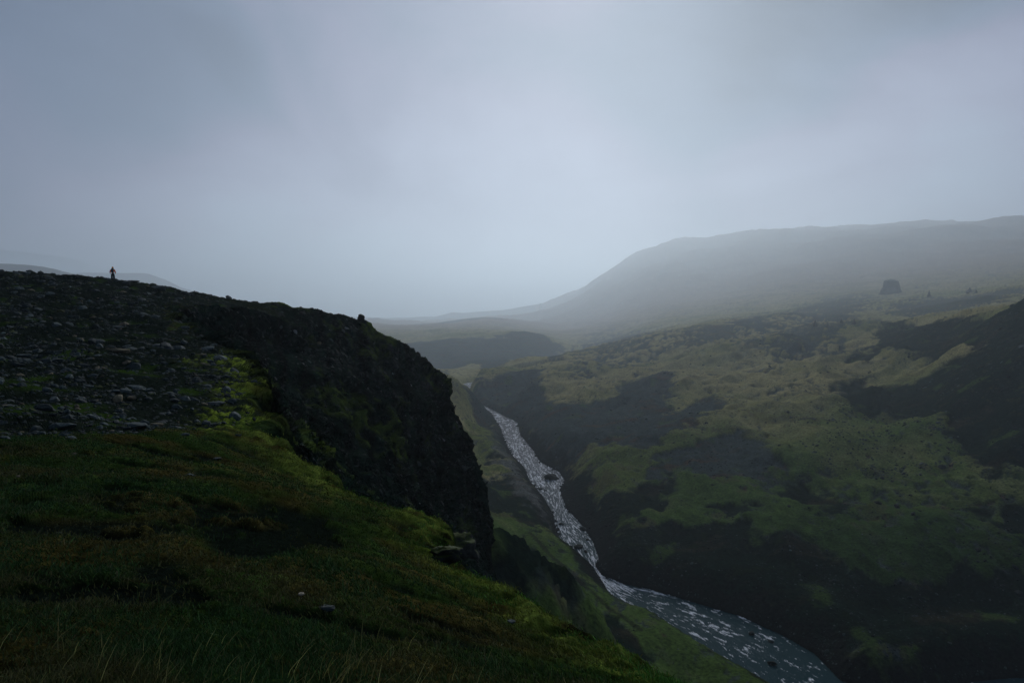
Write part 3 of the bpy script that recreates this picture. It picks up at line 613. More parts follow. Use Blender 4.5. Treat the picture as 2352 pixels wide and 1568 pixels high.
rk = mix(rk, col(.085, .10, .095), sst(.62, .8, fbm(x / .55, y / .55, z3 / .7, o=3, seed=165)) * .5)
rk = mix(rk, col(.055, .085, .013) * (1 + .5 * q2).clip(.3, 1.8)[:, None], bmoss)
c = mix(c, rk, bluff)
plat = grid_mesh('plateau_ground', XBd, YBd, ZBd, {'albedo': c.clip(0.003, .6), 'rock': bluff * (1 - bmoss * .7)}, M_plateau)
tag(plat, kind='structure')
print('plateau', time.time() - T0)

SKYLOBES = [(1300, -20, 34, -.24), (1180, 620, 18, .14), (2100, 360, 14, .12), (2300, 640, 22, .05), (130, 260, 17, -.12), (1700, 230, 14, -.07), (0, 0, 24, -.15), (2400, -40, 22, -.22)]
SKYBASE = .39; SKYBACK = .22; SKYTOP = .35; SKYSTR = 1.0; SUNE = 1.5
HAZE_BOT, HAZE_TOP = -1400, 1050; HAZE_D = .00015; HAZE_G = .64; HAZE_COL = (.81, .925, 1, 1)
# ------------------------------------------------------------------ river surface
def resample(P, n):
    P = np.array(P, float); s = np.concatenate([[0], np.cumsum(np.linalg.norm(np.diff(P, axis=0), axis=1))]); q = np.linspace(0, s[-1], n)
    return np.stack([np.interp(q, s, P[:, 0]), np.interp(q, s, P[:, 1])], 1)
def corr(L, Rr, n):
    # match the banks by their shared key points (the far reach, the near reach and the bend out of the frame)
    kl = [0, 2, 5, 9, 12, 15, 17, 19, 22, 24, 26]; kr = [0, 2, 5, 8, 10, 13, 15, 17, 19, 22, 25]
    A = []; B = []
    L = np.array(L, float); Rr = np.array(Rr, float)
    m = len(L) - 1; q = len(Rr) - 1
    kl = [k for k in kl if k < m] + [m]; kr = [k for k in kr if k < q] + [q]
    kk = min(len(kl), len(kr)); kl = kl[:kk - 1] + [m]; kr = kr[:kk - 1] + [q]
    tot = 0; segs = []
    for i in range(kk - 1):
        a = resample(L[kl[i]:kl[i + 1] + 1], 60); b = resample(Rr[kr[i]:kr[i + 1] + 1], 60); A.append(a[:-1]); B.append(b[:-1])
    A = np.vstack(A); B = np.vstack(B); return resample_pair(A, B, n)
def resample_pair(A, B, n):
    M = (A + B) / 2; s = np.concatenate([[0], np.cumsum(np.linalg.norm(np.diff(M, axis=0), axis=1))]); q = np.linspace(0, s[-1], n)
    g = lambda P: np.stack([np.interp(q, s, P[:, 0]), np.interp(q, s, P[:, 1])], 1)
    return g(A), g(B), s[-1]
NS = 3600
Lb, Rb, LEN = corr(LBp, RBp, NS)
tv = np.linspace(-.12, 1.12, 96)
XR = Lb[:, None, 0] + (Rb - Lb)[:, None, 0] * tv; YR = Lb[:, None, 1] + (Rb - Lb)[:, None, 1] * tv
sr = (np.linspace(0, LEN, NS)[:, None] + 0 * tv).ravel().astype(f32)
wid = np.linalg.norm(Rb - Lb, axis=1)
cr_ = ((tv[None] - .5) * wid[:, None]).ravel().astype(f32)
xr, yr = XR.ravel().astype(f32), YR.ravel().astype(f32)
# breaking water: short crests lying across the current
s2 = sr + 2.5 * fbm(sr / 14, cr_ / 9, o=3, seed=201)
w1 = fbm(s2 / 1.7, cr_ / 3.4, o=4, seed=203); w2 = ridged(s2 / 3.4, cr_ / 5, o=3, seed=205); w3 = fbm(sr / 40, cr_ / 16, o=3, seed=207)
t01 = (tv[None] + 0 * wid[:, None]).ravel()
edge = sst(0, .25, t01) * sst(1, .75, t01)
yk = np.array([150, 240, 262, 290, 300, 320, 332, 345, 380, 430, 500, 600, 700, 780, 900, 1300]); ak = np.array([-.12, -.04, .08, .06, .85, .95, .62, .34, .52, .38, .52, .40, .36, .44, .3, .3])
act = np.interp(yr, yk, ak) + .28 * w3 + .12 * (edge - .5)
ff = .30 * (w1 - w1.mean()) / w1.std() + .22 * (w2 - w2.mean()) / w2.std() + act - .18
w4 = fbm(s2 / 3.8, cr_ / 2.3, o=5, seed=211, gain=.66); w5 = fbm(s2 / 9, cr_ / 6, o=2, seed=215)
foam = sst(.38, .92, .36 * w4 / w4.std() + .30 * w5 / w5.std() + act * .95 - .12)
foam = np.maximum(foam, sst(.1, .5, ff) * .04)
foam *= .35 + .75 * sst(-.7, .6, fbm(sr / 1.6, cr_ / .8, o=3, seed=209)); foam = np.clip(foam, 0, 1)
zr_ = ZR + .04 * w2 + .05 * w1 + .16 * foam
zr_ = zr_ - .5 * sst(.5, .6, np.abs(t01 - .5))
m, nt, b = mat('river_water'); L_ = nt.links.new
at = node(nt, 'ShaderNodeAttribute', attribute_name='albedo')
L_(at.outputs['Color'], b.inputs['Base Color'])
sp = node(nt, 'ShaderNodeSeparateColor'); L_(at.outputs['Color'], sp.inputs[0])
mr = node(nt, 'ShaderNodeMapRange'); L_(sp.outputs[0], mr.inputs['Value']); mr.inputs['From Max'].default_value = .3; mr.inputs['To Min'].default_value = .6; mr.inputs['To Max'].default_value = .8
L_(mr.outputs[0], b.inputs['Roughness']); b.inputs['IOR'].default_value = 1.07
tc = node(nt, 'ShaderNodeTexCoord'); n1_ = node(nt, 'ShaderNodeTexNoise', Scale=1.1, Detail=7, Roughness=.7); L_(tc.outputs['Object'], n1_.inputs['Vector'])
bp = node(nt, 'ShaderNodeBump'); bp.inputs['Strength'].default_value = .35; bp.inputs['Distance'].default_value = .12; L_(n1_.outputs['Fac'], bp.inputs['Height']); L_(bp.outputs['Normal'], b.inputs['Normal'])
M_river = m
wc = mix(np.tile(col(.004, .034, .042), (len(xr), 1)), col(.15, .15, .155), sst(300, 620, yr) * .9)  # upstream grey puts the grazing sky reflection into the water colour
wc = mix(wc, col(.86, .88, .90), foam)
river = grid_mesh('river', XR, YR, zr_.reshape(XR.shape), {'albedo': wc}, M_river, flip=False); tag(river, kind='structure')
print('foam', foam.mean(), 'river', time.time() - T0)

# ------------------------------------------------------------------ sky, sun, haze
SUN_EL, SUN_AZ = math.radians(27), math.radians(7)      # ahead and to the right, behind the cloud
wd = bpy.data.worlds.new('World'); sc.world = wd; wd.use_nodes = True; nt = wd.node_tree; L_ = nt.links.new
bg = nt.nodes['Background']; tc = node(nt, 'ShaderNodeTexCoord')
sky = node(nt, 'ShaderNodeTexSky', sky_type='NISHITA'); sky.sun_disc = False; sky.sun_elevation = SUN_EL; sky.sun_rotation = SUN_AZ
def vm(op, a, b=None):
    n = node(nt, 'ShaderNodeVectorMath', operation=op)
    for i, v in enumerate((a, b)):
        if v is None: continue
        if isinstance(v, bpy.types.NodeSocket): L_(v, n.inputs[i])
        else: n.inputs[i].default_value = v
    return n
def ma(op, *v, clamp=False):
    n = node(nt, 'ShaderNodeMath', operation=op); n.use_clamp = clamp
    for i, q in enumerate(v):
        if isinstance(q, bpy.types.NodeSocket): L_(q, n.inputs[i])
        else: n.inputs[i].default_value = q
    return n.outputs[0]
def ss(x, a, b, lo=0., hi=1.):
    n = node(nt, 'ShaderNodeMapRange', interpolation_type='SMOOTHSTEP'); L_(x, n.inputs['Value'])
    n.inputs['From Min'].default_value = a; n.inputs['From Max'].default_value = b; n.inputs['To Min'].default_value = lo; n.inputs['To Max'].default_value = hi; return n.outputs[0]
dirn = tc.outputs['Generated']
nz1 = node(nt, 'ShaderNodeTexNoise', Scale=2.2, Detail=5, Roughness=.5); nz1.inputs['Distortion'].default_value = .4
mp = node(nt, 'ShaderNodeMapping'); mp.inputs['Scale'].default_value = (1, 1, 1.7); mp.inputs['Rotation'].default_value = (0, .35, 0); mp.inputs['Location'].default_value = (.35, .2, .6)
L_(dirn, mp.inputs['Vector']); L_(mp.outputs[0], nz1.inputs['Vector'])
wrp = vm('SCALE', nz1.outputs['Color']); wrp.inputs['Scale'].default_value = .28
dw = vm('ADD', dirn, wrp.outputs[0]); dw2 = vm('SUBTRACT', dw.outputs[0], (.14, .14, .14)); dn = vm('NORMALIZE', dw2.outputs[0]).outputs[0]
def lobe(U, V, deg, amp):
    a, s = ray(U, V); d = Vector((a, 1, s)).normalized()
    q = vm('DOT_PRODUCT', dn, tuple(d)).outputs['Value']
    return ma('MULTIPLY', ss(q, math.cos(math.radians(deg)), 1.0), amp)
val = None
for l in SKYLOBES:
    v = lobe(*l); val = v if val is None else ma('ADD', val, v)
sep = node(nt, 'ShaderNodeSeparateXYZ'); L_(dirn, sep.inputs[0])
back = ss(sep.outputs['Y'], -.1, .75, SKYBACK, 1)
up = ss(sep.outputs['Z'], .30, .75, 1, SKYTOP)
nv = ss(nz1.outputs['Fac'], .3, .7, -.08, .075)
lum = ma('MULTIPLY', ma('MULTIPLY', ma('ADD', ma('ADD', val, SKYBASE), nv), back), up)
cr2 = node(nt, 'ShaderNodeValToRGB'); L_(lum, cr2.inputs['Fac'])
e = cr2.color_ramp.elements; e[0].position = 0; e[0].color = (0.03, .045, .085, 1); e[1].position = 1; e[1].color = (.93, 1.03, 1.10, 1)
for p_, c_ in ((.14, (.110, .150, .235)), (.22, (.195, .202, .305)), (.33, (.288, .308, .428)), (.45, (.350, .435, .560)), (.58, (.44, .57, .69))):
    q = e.new(p_); q.color = (*c_, 1)
sk = vm('SCALE', sky.outputs[0]); sk.inputs['Scale'].default_value = .004
fin = vm('ADD', cr2.outputs[0], sk.outputs[0]); L_(fin.outputs[0], bg.inputs['Color']); bg.inputs['Strength'].default_value = SKYSTR
sd = bpy.data.lights.new('sun', 'SUN'); sd.energy = SUNE; sd.angle = math.radians(24); sd.color = (1, .995, .99)
so_ = bpy.data.objects.new('sun', sd); C.objects.link(so_)
sdir = Vector((math.sin(SUN_AZ) * math.cos(SUN_EL), math.cos(SUN_AZ) * math.cos(SUN_EL), math.sin(SUN_EL)))
so_.rotation_euler = sdir.to_track_quat('Z', 'Y').to_euler(); so_.location = sdir * 200
# the air
hz = bpy.data.meshes.new('haze'); X0, X1_, Y0, Y1_, Z0, Z1_ = -61200, 61200, -300, 38600, HAZE_BOT, HAZE_TOP
vs = [(a, b_, c_) for a in (X0, X1_) for b_ in (Y0, Y1_) for c_ in (Z0, Z1_)]
hz.from_pydata(vs, [], [(0, 1, 3, 2), (4, 6, 7, 5), (0, 4, 5, 1), (2, 3, 7, 6), (0, 2, 6, 4), (1, 5, 7, 3)])
m = bpy.data.materials.new('haze_air'); m.use_nodes = True; nt = m.node_tree; nt.nodes.clear()
out = nt.nodes.new('ShaderNodeOutputMaterial'); pv_ = nt.nodes.new('ShaderNodeVolumePrincipled'); nt.links.new(pv_.outputs[0], out.inputs['Volume'])
pv_.inputs['Color'].default_value = HAZE_COL; pv_.inputs['Density'].default_value = HAZE_D; pv_.inputs['Anisotropy'].default_value = HAZE_G
hz.materials.append(m); ho = bpy.data.objects.new('haze', hz); C.objects.link(ho); tag(ho, kind='stuff', label='pale grey mist filling the valley and fading the far hills', cat='haze')
print('env', time.time() - T0)
# ------------------------------------------------------------------ stones
import bmesh
def ico(sub):
    bm = bmesh.new(); bmesh.ops.create_icosphere(bm, subdivisions=sub, radius=1); bm.verts.ensure_lookup_table()
    v = np.array([p.co[:] for p in bm.verts], f32); f = np.array([[q.index for q in p.verts] for p in bm.faces], np.int32); bm.free(); return v, f
ICO = {1: ico(1), 2: ico(2), 3: ico(3), 4: ico(4)}
def stone_shape(seed, sub=2, cuts=9, flat=.55, rough=.10):
    r_ = np.random.default_rng(seed); v, f = ICO[sub]; v = v.copy()
    for _ in range(cuts):
        n = r_.normal(size=3); n[2] *= .8; n /= np.linalg.norm(n); h = r_.uniform(.50, .85)
        d_ = v @ n.astype(f32); v -= (np.maximum(d_ - h, 0) * .92)[:, None] * n.astype(f32)
    n_ = fbm(v[:, 0] * 1.7 + seed, v[:, 1] * 1.7, v[:, 2] * 1.7, o=3 if sub < 4 else 5, seed=seed % 50)
    v *= (1 + rough * n_)[:, None]
    v /= np.abs(v).max(0); v *= np.array([1, r_.uniform(.6, .95), flat], f32) * .5
    return v.astype(f32), f
def rock_mat(name, a, b, lich=(.16, .16, .14), la=.62, sc_=3., bump=.25, moss=None, mossamt=.5):
    m, nt, bs = mat(name); L = nt.links.new
    tc = node(nt, 'ShaderNodeTexCoord'); gi = node(nt, 'ShaderNodeNewGeometry')
    n1 = node(nt, 'ShaderNodeTexNoise', Scale=sc_, Detail=8, Roughness=.7); L(gi.outputs['Position'], n1.inputs['Vector'])
    n2 = node(nt, 'ShaderNodeTexNoise', Scale=sc_ * 2.3, Detail=5, Roughness=.6); L(gi.outputs['Position'], n2.inputs['Vector'])
    m1 = node(nt, 'ShaderNodeMix', data_type='RGBA'); m1.inputs['A'].default_value = (*a, 1); m1.inputs['B'].default_value = (*b, 1)
    r1 = node(nt, 'ShaderNodeMapRange'); r1.inputs['From Min'].default_value = .35; r1.inputs['From Max'].default_value = .65; L(n1.outputs['Fac'], r1.inputs['Value']); L(r1.outputs[0], m1.inputs['Factor'])
    m2 = node(nt, 'ShaderNodeMix', data_type='RGBA'); m2.inputs['B'].default_value = (*lich, 1); L(m1.outputs['Result'], m2.inputs['A'])
    r2 = node(nt, 'ShaderNodeMapRange'); r2.inputs['From Min'].default_value = la - .02; r2.inputs['From Max'].default_value = la + .08; L(n2.outputs['Fac'], r2.inputs['Value']); L(r2.outputs[0], m2.inputs['Factor'])
    last = m2.outputs['Result']
    if moss:
        sp = node(nt, 'ShaderNodeSeparateXYZ'); L(gi.outputs['Normal'], sp.inputs[0]); r3 = node(nt, 'ShaderNodeMapRange'); r3.inputs['From Min'].default_value = 1.35 - mossamt; r3.inputs['From Max'].default_value = 1.55 - mossamt
        ad = node(nt, 'ShaderNodeMath', operation='ADD'); L(sp.outputs['Z'], ad.inputs[0]); L(n1.outputs['Fac'], ad.inputs[1]); L(ad.outputs[0], r3.inputs['Value'])
        m3 = node(nt, 'ShaderNodeMix', data_type='RGBA'); m3.inputs['B'].default_value = (*moss, 1); L(last, m3.inputs['A']); L(r3.outputs[0], m3.inputs['Factor']); last = m3.outputs['Result']
    oi = node(nt, 'ShaderNodeObjectInfo'); r4 = node(nt, 'ShaderNodeMapRange'); r4.inputs['To Min'].default_value = .6; r4.inputs['To Max'].default_value = 1.5; L(oi.outputs['Random'], r4.inputs['Value'])
    m4 = node(nt, 'ShaderNodeMix', data_type='RGBA', blend_type='MULTIPLY'); m4.inputs['Factor'].default_value = 1; L(last, m4.inputs['A']); L(r4.outputs[0], m4.inputs['B'])
    L(m4.outputs['Result'], bs.inputs['Base Color'])
    bp = node(nt, 'ShaderNodeBump'); bp.inputs['Strength'].default_value = .8; bp.inputs['Distance'].default_value = bump; L(n1.outputs['Fac'], bp.inputs['Height']); L(bp.outputs['Normal'], bs.inputs['Normal'])
    bs.inputs['Roughness'].default_value = .8; bs.inputs['Specular IOR Level'].default_value = .12
    return m
M_stone = rock_mat('basalt_stone', (.028, .040, .039), (.066, .088, .085), sc_=14, bump=.02)
M_pale = rock_mat('pale_lichened_stone', (.10, .085, .05), (.17, .145, .09), (.24, .22, .17), .6, sc_=12, bump=.02)
M_boulder = rock_mat('river_boulder', (.004, .008, .007), (.010, .016, .014), (.04, .045, .042), .68, sc_=.9, bump=.5)
M_mossrock = rock_mat('mossy_rock', (.012, .014, .012), (.028, .031, .028), (.09, .10, .09), .66, sc_=3.5, bump=.08, moss=(.035, .05, .01), mossamt=.35)
M_stack = rock_mat('lava_rock', (.07, .06, .052), (.12, .10, .085), (.12, .11, .08), .60, sc_=.05, bump=3, moss=(.10, .095, .04), mossamt=.25)
def mesh_of(name, v, f, m, smooth=True):
    if name in ('stone', 'boulder'): smooth = False
    me = bpy.data.meshes.new(name); raw_mesh(me, v, f, smooth); me.materials.append(m); return me
def put(name, me, loc, scale=(1, 1, 1), rot=(0, 0, 0), parent=None):
    o = bpy.data.objects.new(name, me); C.objects.link(o); o.location = [float(q) for q in loc]; o.scale = [float(q) for q in scale]; o.rotation_euler = [float(q) for q in rot]
    if parent: o.parent = parent
    return o
# visible plateau vertices and where they lie
fx, fy, fz_ = XBd.ravel(), YBd.ravel(), ZBd.ravel()
PU, PV = proj(fx, fy, fz_)
NBd = gnormal(XBd, YBd, ZBd).reshape(-1, 3)
front = (fy > 2) & (PU > -120) & (PU < 2470) & (PV < 1640)
area = np.abs(np.gradient(XBd, axis=0) * np.gradient(YBd, axis=1) - np.gradient(YBd, axis=0) * np.gradient(XBd, axis=1)).ravel()
stmv = stm; rB = np.hypot(fx, fy)
def ground(U, V, rad=6):
    """the plateau vertex nearest to a surveyed position"""
    q = (PU - U) ** 2 + (PV - V) ** 2 + np.where(front, 0, 1e9); k = np.flatnonzero(q < rad * rad)
    k = k[np.argmin(fy[k])] if len(k) else int(np.argmin(q)); return k
# individually placed larger stones
hero = [  # crop position, width in crop pixels, flatness, material, label
 (925, 822, 190, .34, M_pale, 'broad tan lichen covered slab alone in the middle of the stony slope'),
 (350, 1275, 160, .62, M_stone, 'rounded dark boulder bulging up at the left of the stony plateau'),
 (490, 1415, 200, .40, M_stone, 'wide low grey boulder just above the grass edge at left'),
 (1070, 1112, 215, .26, M_stone, 'long flat grey slab lying across the middle of the stony plateau'),
 (1680, 1238, 170, .25, M_stone, 'flat bluish grey slab beside the bright moss at the gully rim'),
 (430, 902, 145, .34, M_stone, 'low grey stone below and left of the tan lichened slab'),
 (130, 932, 120, .40, M_stone, 'humped grey stone near the left frame edge halfway up the stony slope'),
 (700, 1102, 115, .30, M_stone, 'flat pale edged stone left of the long grey slab'),
 (560, 1500, 125, .30, M_stone, 'half sunk grey stone on the boundary between grass and stones'),
 (1060, 1412, 200, .36, M_stone, 'dark ragged boulder above the grass edge near the middle of the plateau'),
 (440, 1095, 90, .45, M_stone, 'dome shaped grey stone above the rounded dark boulder'),
 (1230, 1405, 110, .40, M_pale, 'pale capped rock next to the dark ragged boulder by the grass'),
 (1240, 332, 115, .40, M_stone, 'dark block sitting just under the skyline right of the walker'),
 (760, 348, 80, .40, M_stone, 'grey stone on the slope straight below and left of the walker'),
 (170, 855, 190, .22, M_stone, 'long thin slab on moss near the left edge of the slope'),
 (1500, 1190, 60, .55, M_stone, 'small upright egg shaped stone left of the bluish slab'),
 (910, 1138, 105, .40, M_stone, 'grey stone tucked under the left end of the long slab'),
 (40, 1496, 120, .28, M_stone, 'flat stone cut by the left frame edge above the grass'),
 (1030, 458, 62, .60, M_stone, 'squat dark stone on the upper slope below the skyline'),
 (1365, 1203, 90, .42, M_stone, 'grey cobble between the long slab and the bluish slab'),
 (1800, 404, 75, .62, M_stone, 'pointed grey boulder standing on the skyline, the nearer of two'),
 (2006, 447, 55, .60, M_mossrock, 'small mossy boulder on the skyline farther right than the pointed one'),
 (235, 218, 75, .38, M_stone, 'low block on the skyline left of the walker'),
 (1045, 281, 90, .30, M_stone, 'flat stone on the skyline just right of the walker'),
 (20, 240, 65, .50, M_stone, 'rounded stone on the skyline at the left frame edge'),
 (1450, 640, 80, .45, M_stone, 'stone at the top of the basalt columns by the gully head'),
 (1460, 1478, 70, .45, M_stone, 'dark cobble half buried in moss near the rim'),
 (1865, 1478, 62, .45, M_stone, 'grey stone at the foot of the bright moss where the grass lip begins'),
 (1585, 850, 90, .40, M_pale, 'pale flat stone among moss above the bright rim'),
]
hs = [stone_shape(900 + i, 3, 8, .6, .13) for i in range(7)]
hmesh = {}
hero_xy = []
for i, (a_, b_, w_, fl, m_, lab) in enumerate(hero):
    (U, V), = c1((a_, b_)); k = ground(U, V, 5); dist = fy[k]
    if i in (20, 21, 22, 23, 24): # on the skyline: take the crest vertex under the position
        q = front & (np.abs(PU - U) < 3) & (rB > 60) & (rB < 135); kk = np.flatnonzero(q); k = kk[np.argmin(PV[kk])]; dist = fy[k]
    wm = w_ * .293 * dist / F
    key = (i % 7, m_.name)
    if key not in hmesh: hmesh[key] = mesh_of('boulder', hs[i % 7][0], hs[i % 7][1], m_)
    o = put('boulder', hmesh[key], (fx[k], fy[k], fz_[k] + wm * fl * .12), (wm, wm * .8, wm * fl * 1.35), (random.uniform(-.1, .1), random.uniform(-.1, .1), random.uniform(-.5, .5)))
    tag(o, lab, 'boulder', 'larger boulders of the stony plateau'); hero_xy.append((fx[k], fy[k]))
# the field of stones
NSM = 16000
wgt_ = (stm * front * (rB < 130) * (rB > 11)).astype(float) * np.sqrt(np.clip(area, 0, None) + 1e-9) ** .35
wgt_ *= sst(-.9, .7, fbm(fx / 3, fy / 4, o=3, seed=401)) + .15; wgt_ /= wgt_.sum(); ks = rng.choice(len(fx), NSM, p=wgt_)
px = np.exp(rng.normal(math.log(4.5), .70, NSM)) * np.interp(rB[ks], [12, 25, 60, 110], [1.25, 1.0, .72, .62])
size = np.clip(px * rB[ks] / F, .04, 1.1) 
var = rng.integers(0, 12, NSM); yaw = rng.uniform(0, 6.283, NSM); flat = rng.uniform(.7, 1.6, NSM)
order = np.argsort(-px); top = order[:262]; rest = order[262:]
sv = [stone_shape(300 + i, 2, 9, .5, .12) for i in range(12)]; smesh = [mesh_of('stone', v, f, M_stone) for v, f in sv]; pmesh = [mesh_of('stone', v, f, M_pale) for v, f in sv[:5]]
for j, i in enumerate(top):
    k = ks[i]; s_ = size[i]; pale = j % 23 == 5
    o = put('stone', (pmesh[j % 5] if pale else smesh[var[i]]), (fx[k], fy[k], fz_[k] - s_ * .03), (s_, s_, s_ * flat[i]), (NBd[k][1] * -.5, NBd[k][0] * .5, yaw[i]))
    tag(o, 'pale tan stone lying among the dark stones of the plateau' if pale else 'dark grey basalt stone lying among many on the stony plateau', 'stone', 'pale stones of the plateau' if pale else 'dark stones of the plateau')
def scatter(name, ks, size, var, yaw, flat, shapes, m_, cols, sink=-.03, tilt=.6):
    vs, fs, cs = [], [], []; off = 0
    for q in range(len(shapes)):
        v, f = shapes[q]; s = np.flatnonzero(var == q); n = len(s)
        if not n: continue
        k = ks[s]; cy_, sy_ = np.cos(yaw[s])[:, None], np.sin(yaw[s])[:, None]; S = size[s][:, None]
        X = v[None, :, 0] * S; Y = v[None, :, 1] * S; Z = v[None, :, 2] * S * flat[s][:, None]
        X, Y = X * cy_ - Y * sy_, X * sy_ + Y * cy_
        nx, ny, nz = NBd[k][:, 0:1], NBd[k][:, 1:2], np.maximum(NBd[k][:, 2:3], .5)
        Z = Z - (X * nx + Y * ny) / nz * tilt
        P = np.stack([X + fx[k][:, None], Y + fy[k][:, None], Z + fz_[k][:, None] + S * sink], -1).reshape(-1, 3)
        vs.append(P); fs.append((f[None] + off + (np.arange(n) * len(v))[:, None, None]).reshape(-1, 3)); off += n * len(v)
        cs.append(np.repeat(cols[s], len(v), axis=0))
    me = bpy.data.meshes.new(name); raw_mesh(me, np.vstack(vs), np.vstack(fs), False); me.materials.append(m_)
    a = me.color_attributes.new('albedo', 'FLOAT_COLOR', 'POINT'); cc = np.vstack(cs); a.data.foreach_set('color', np.hstack([cc, np.ones((len(cc), 1))]).astype(f32).ravel())
    o = bpy.data.objects.new(name, me); C.objects.link(o); return o
M_small = terrain_mat('small_stones', 20, 60, .6, .02, rough=.85, spec=.1, var=.45)
s1 = [stone_shape(500 + i, 1, 6, .55, .12) for i in range(10)]
cc = np.exp(rng.normal(0, .38, len(rest)))[:, None] * np.array([.032, .044, .042]); pz = rng.random(len(rest)) < .03; cc[pz] = np.array([.14, .12, .08]) * rng.uniform(.6, 1.2, (pz.sum(), 1))
pz = rng.random(len(rest)) < .12; cc[pz] = np.array([.045, .06, .018]) * rng.uniform(.5, 1.3, (pz.sum(), 1))
tag(scatter('stones', ks[rest], size[rest], var[rest] % 10, yaw[rest], flat[rest], s1, M_small, cc), 'countless smaller stones and gravel covering the plateau slope', 'stones', kind='stuff')
# rubble on the bluff
NB_ = 9000
wb = (front * bluff * (rB > 35) * (rB < 150) * (1 - bmoss * .8) * sst(-.9, .6, bn)).astype(float); wb /= wb.sum(); kb = rng.choice(len(fx), NB_, p=wb)
sb = np.clip(np.exp(rng.normal(math.log(4.2), .5, NB_)) * rB[kb] / F, .08, 1.5); cb = np.exp(rng.normal(0, .5, NB_))[:, None] * np.array([.014, .021, .019])
pz = rng.random(NB_) < .025; cb[pz] = np.array([.14, .15, .15]) * rng.uniform(.5, 1.2, (pz.sum(), 1))
tag(scatter('rubble', kb, sb, rng.integers(0, 10, NB_), rng.uniform(0, 6.28, NB_), rng.uniform(.7, 1.5, NB_), s1, M_small, cb), 'broken rock fragments littering the dark bluff face', 'rubble', kind='stuff')
# rocks of the bluff and the lip
for (U, V, w_, fl, m_, lab, top_) in [
   (826, 746, 18, 1.15, M_mossrock, 'square block of rock jutting from the end of the bluff skyline', True),
   (1060, 1280, 95, .75, M_mossrock, 'pale lichened crag jutting out under the mossy lip of the grass', False),
   (1026, 1292, 90, .6, M_mossrock, 'dark crag tucked beneath the overhanging moss cushion', False),
   (750, 1394, 40, .35, M_stone, 'small grey rock half sunk in the grass right of the pale mushroom', False),
   (1174, 1423, 26, .3, M_stone, 'thin flat stone on the grass close to the right hand lip', False),
   (138, 1221, 20, .4, M_stone, 'single small stone lying on the dark bare soil at left', False),
   (510, 1089, 20, .4, M_stone, 'small grey stone in the grass below the stony slope', False),
   (440, 1088, 26, .35, M_stone, 'grey stone sunk in a hollow of the upper grass', False),
   (38, 1092, 12, .5, M_pale, 'tiny pale stone on the grass by the left frame edge', False),
   (170, 1040, 12, .5, M_pale, 'little tan stone at the top of the grass below the plateau stones', False),
   (500, 1052, 24, .3, M_stone, 'flat greenish stone on the grass near the rim', False),
   (735, 786, 13, .8, M_pale, 'pale block on the dark scree of the bluff', False)]:
    k = ground(U, V, 5)
    if top_:
        q = front & (np.abs(PU - U) < 4) & (rB > 100); kk = np.flatnonzero(q); k = kk[np.argmin(PV[kk])]
    wm = w_ * fy[k] / F; v, f = stone_shape(700 + int(U), 4 if w_ > 30 else 3, 16 if w_ > 80 else 10, .6, .42 if w_ > 80 else .16)
    o = put('rock', mesh_of('rock', v, f, m_), (fx[k], fy[k], fz_[k] + wm * fl * (.4 if w_ > 80 else .15)), (wm, wm * .9, wm * fl * 1.5), (0, 0, random.uniform(-.6, .6)))
    tag(o, lab, 'rock')

# ------------------------------------------------------------------ valley rocks
hm = [mesh_of('boulder', *stone_shape(40 + i, 3, 8, .7, .16), M_boulder) for i in range(8)]
rb = [(1268, 1100, 40, 'largest black boulder mass standing in the river by its far bank'), (1242, 1124, 12, 'small black rock breaking the water left below the largest river boulder'), (1253, 1127, 9, 'rock beside the small black one below the largest river boulder'),
      (1289, 1205, 16, 'dark low rock in midstream above the wide pale rapid'), (1340, 1216, 24, 'rounded dark boulder in the water near the right bank above the rapid'),
      (1329, 1258, 26, 'black boulder beside the left edge of the brightest rapid'), (1345, 1267, 14, 'smaller black rock touching the right of the boulder by the brightest rapid'), (1308, 1257, 16, 'flat black rock at the left bank next to the brightest rapid'),
      (1772, 1524, 26, 'dark submerged looking boulder in the lower river near the bottom of the photo'), (1727, 1455, 18, 'dark rock in the lower river among small white crests'), (1770, 1473, 16, 'rock lying right of another in the broad lower river'),
      (1394, 1327, 12, 'small rock at the tail of the rapid where the river darkens'), (1205, 1021, 9, 'small rock in the pale upper reach of the river'), (1350, 1240, 12, 'rock in slack water behind the rounded boulder'), (1300, 1085, 10, 'dark rock between the largest river boulder and the bank')]
for i, (U, V, w_, lab) in enumerate(rb):
    X, Y = onriver(U, V); wm = w_ * Y / F; o = put('boulder', hm[i % 8], (X, Y, ZR + wm * .08), (wm, wm * .9, wm * .75), (0, 0, random.uniform(0, 6)))
    tag(o, lab, 'boulder', 'boulders standing in the river')
edgepts = []
for i in range(0, NS, 1):
    if 235 < Lb[i, 1] < 760 and rng.random() < .09:
        s_ = rng.choice([0, 1]); e_ = (Lb, Rb)[s_][i] + (Rb - Lb)[i] * rng.normal(0, .03); edgepts.append((e_[0], e_[1], abs(rng.normal(1.1, .7)) + .5))
edgepts = edgepts[:110]
for i, (X, Y, s_) in enumerate(edgepts):
    o = put('boulder', hm[i % 8], (X, Y, ZR + .3), (s_ * 1.3, s_, s_), (0, 0, random.uniform(0, 6))); tag(o, 'small dark boulder lying along the edge of the river', 'boulder', 'small boulders along the river banks')
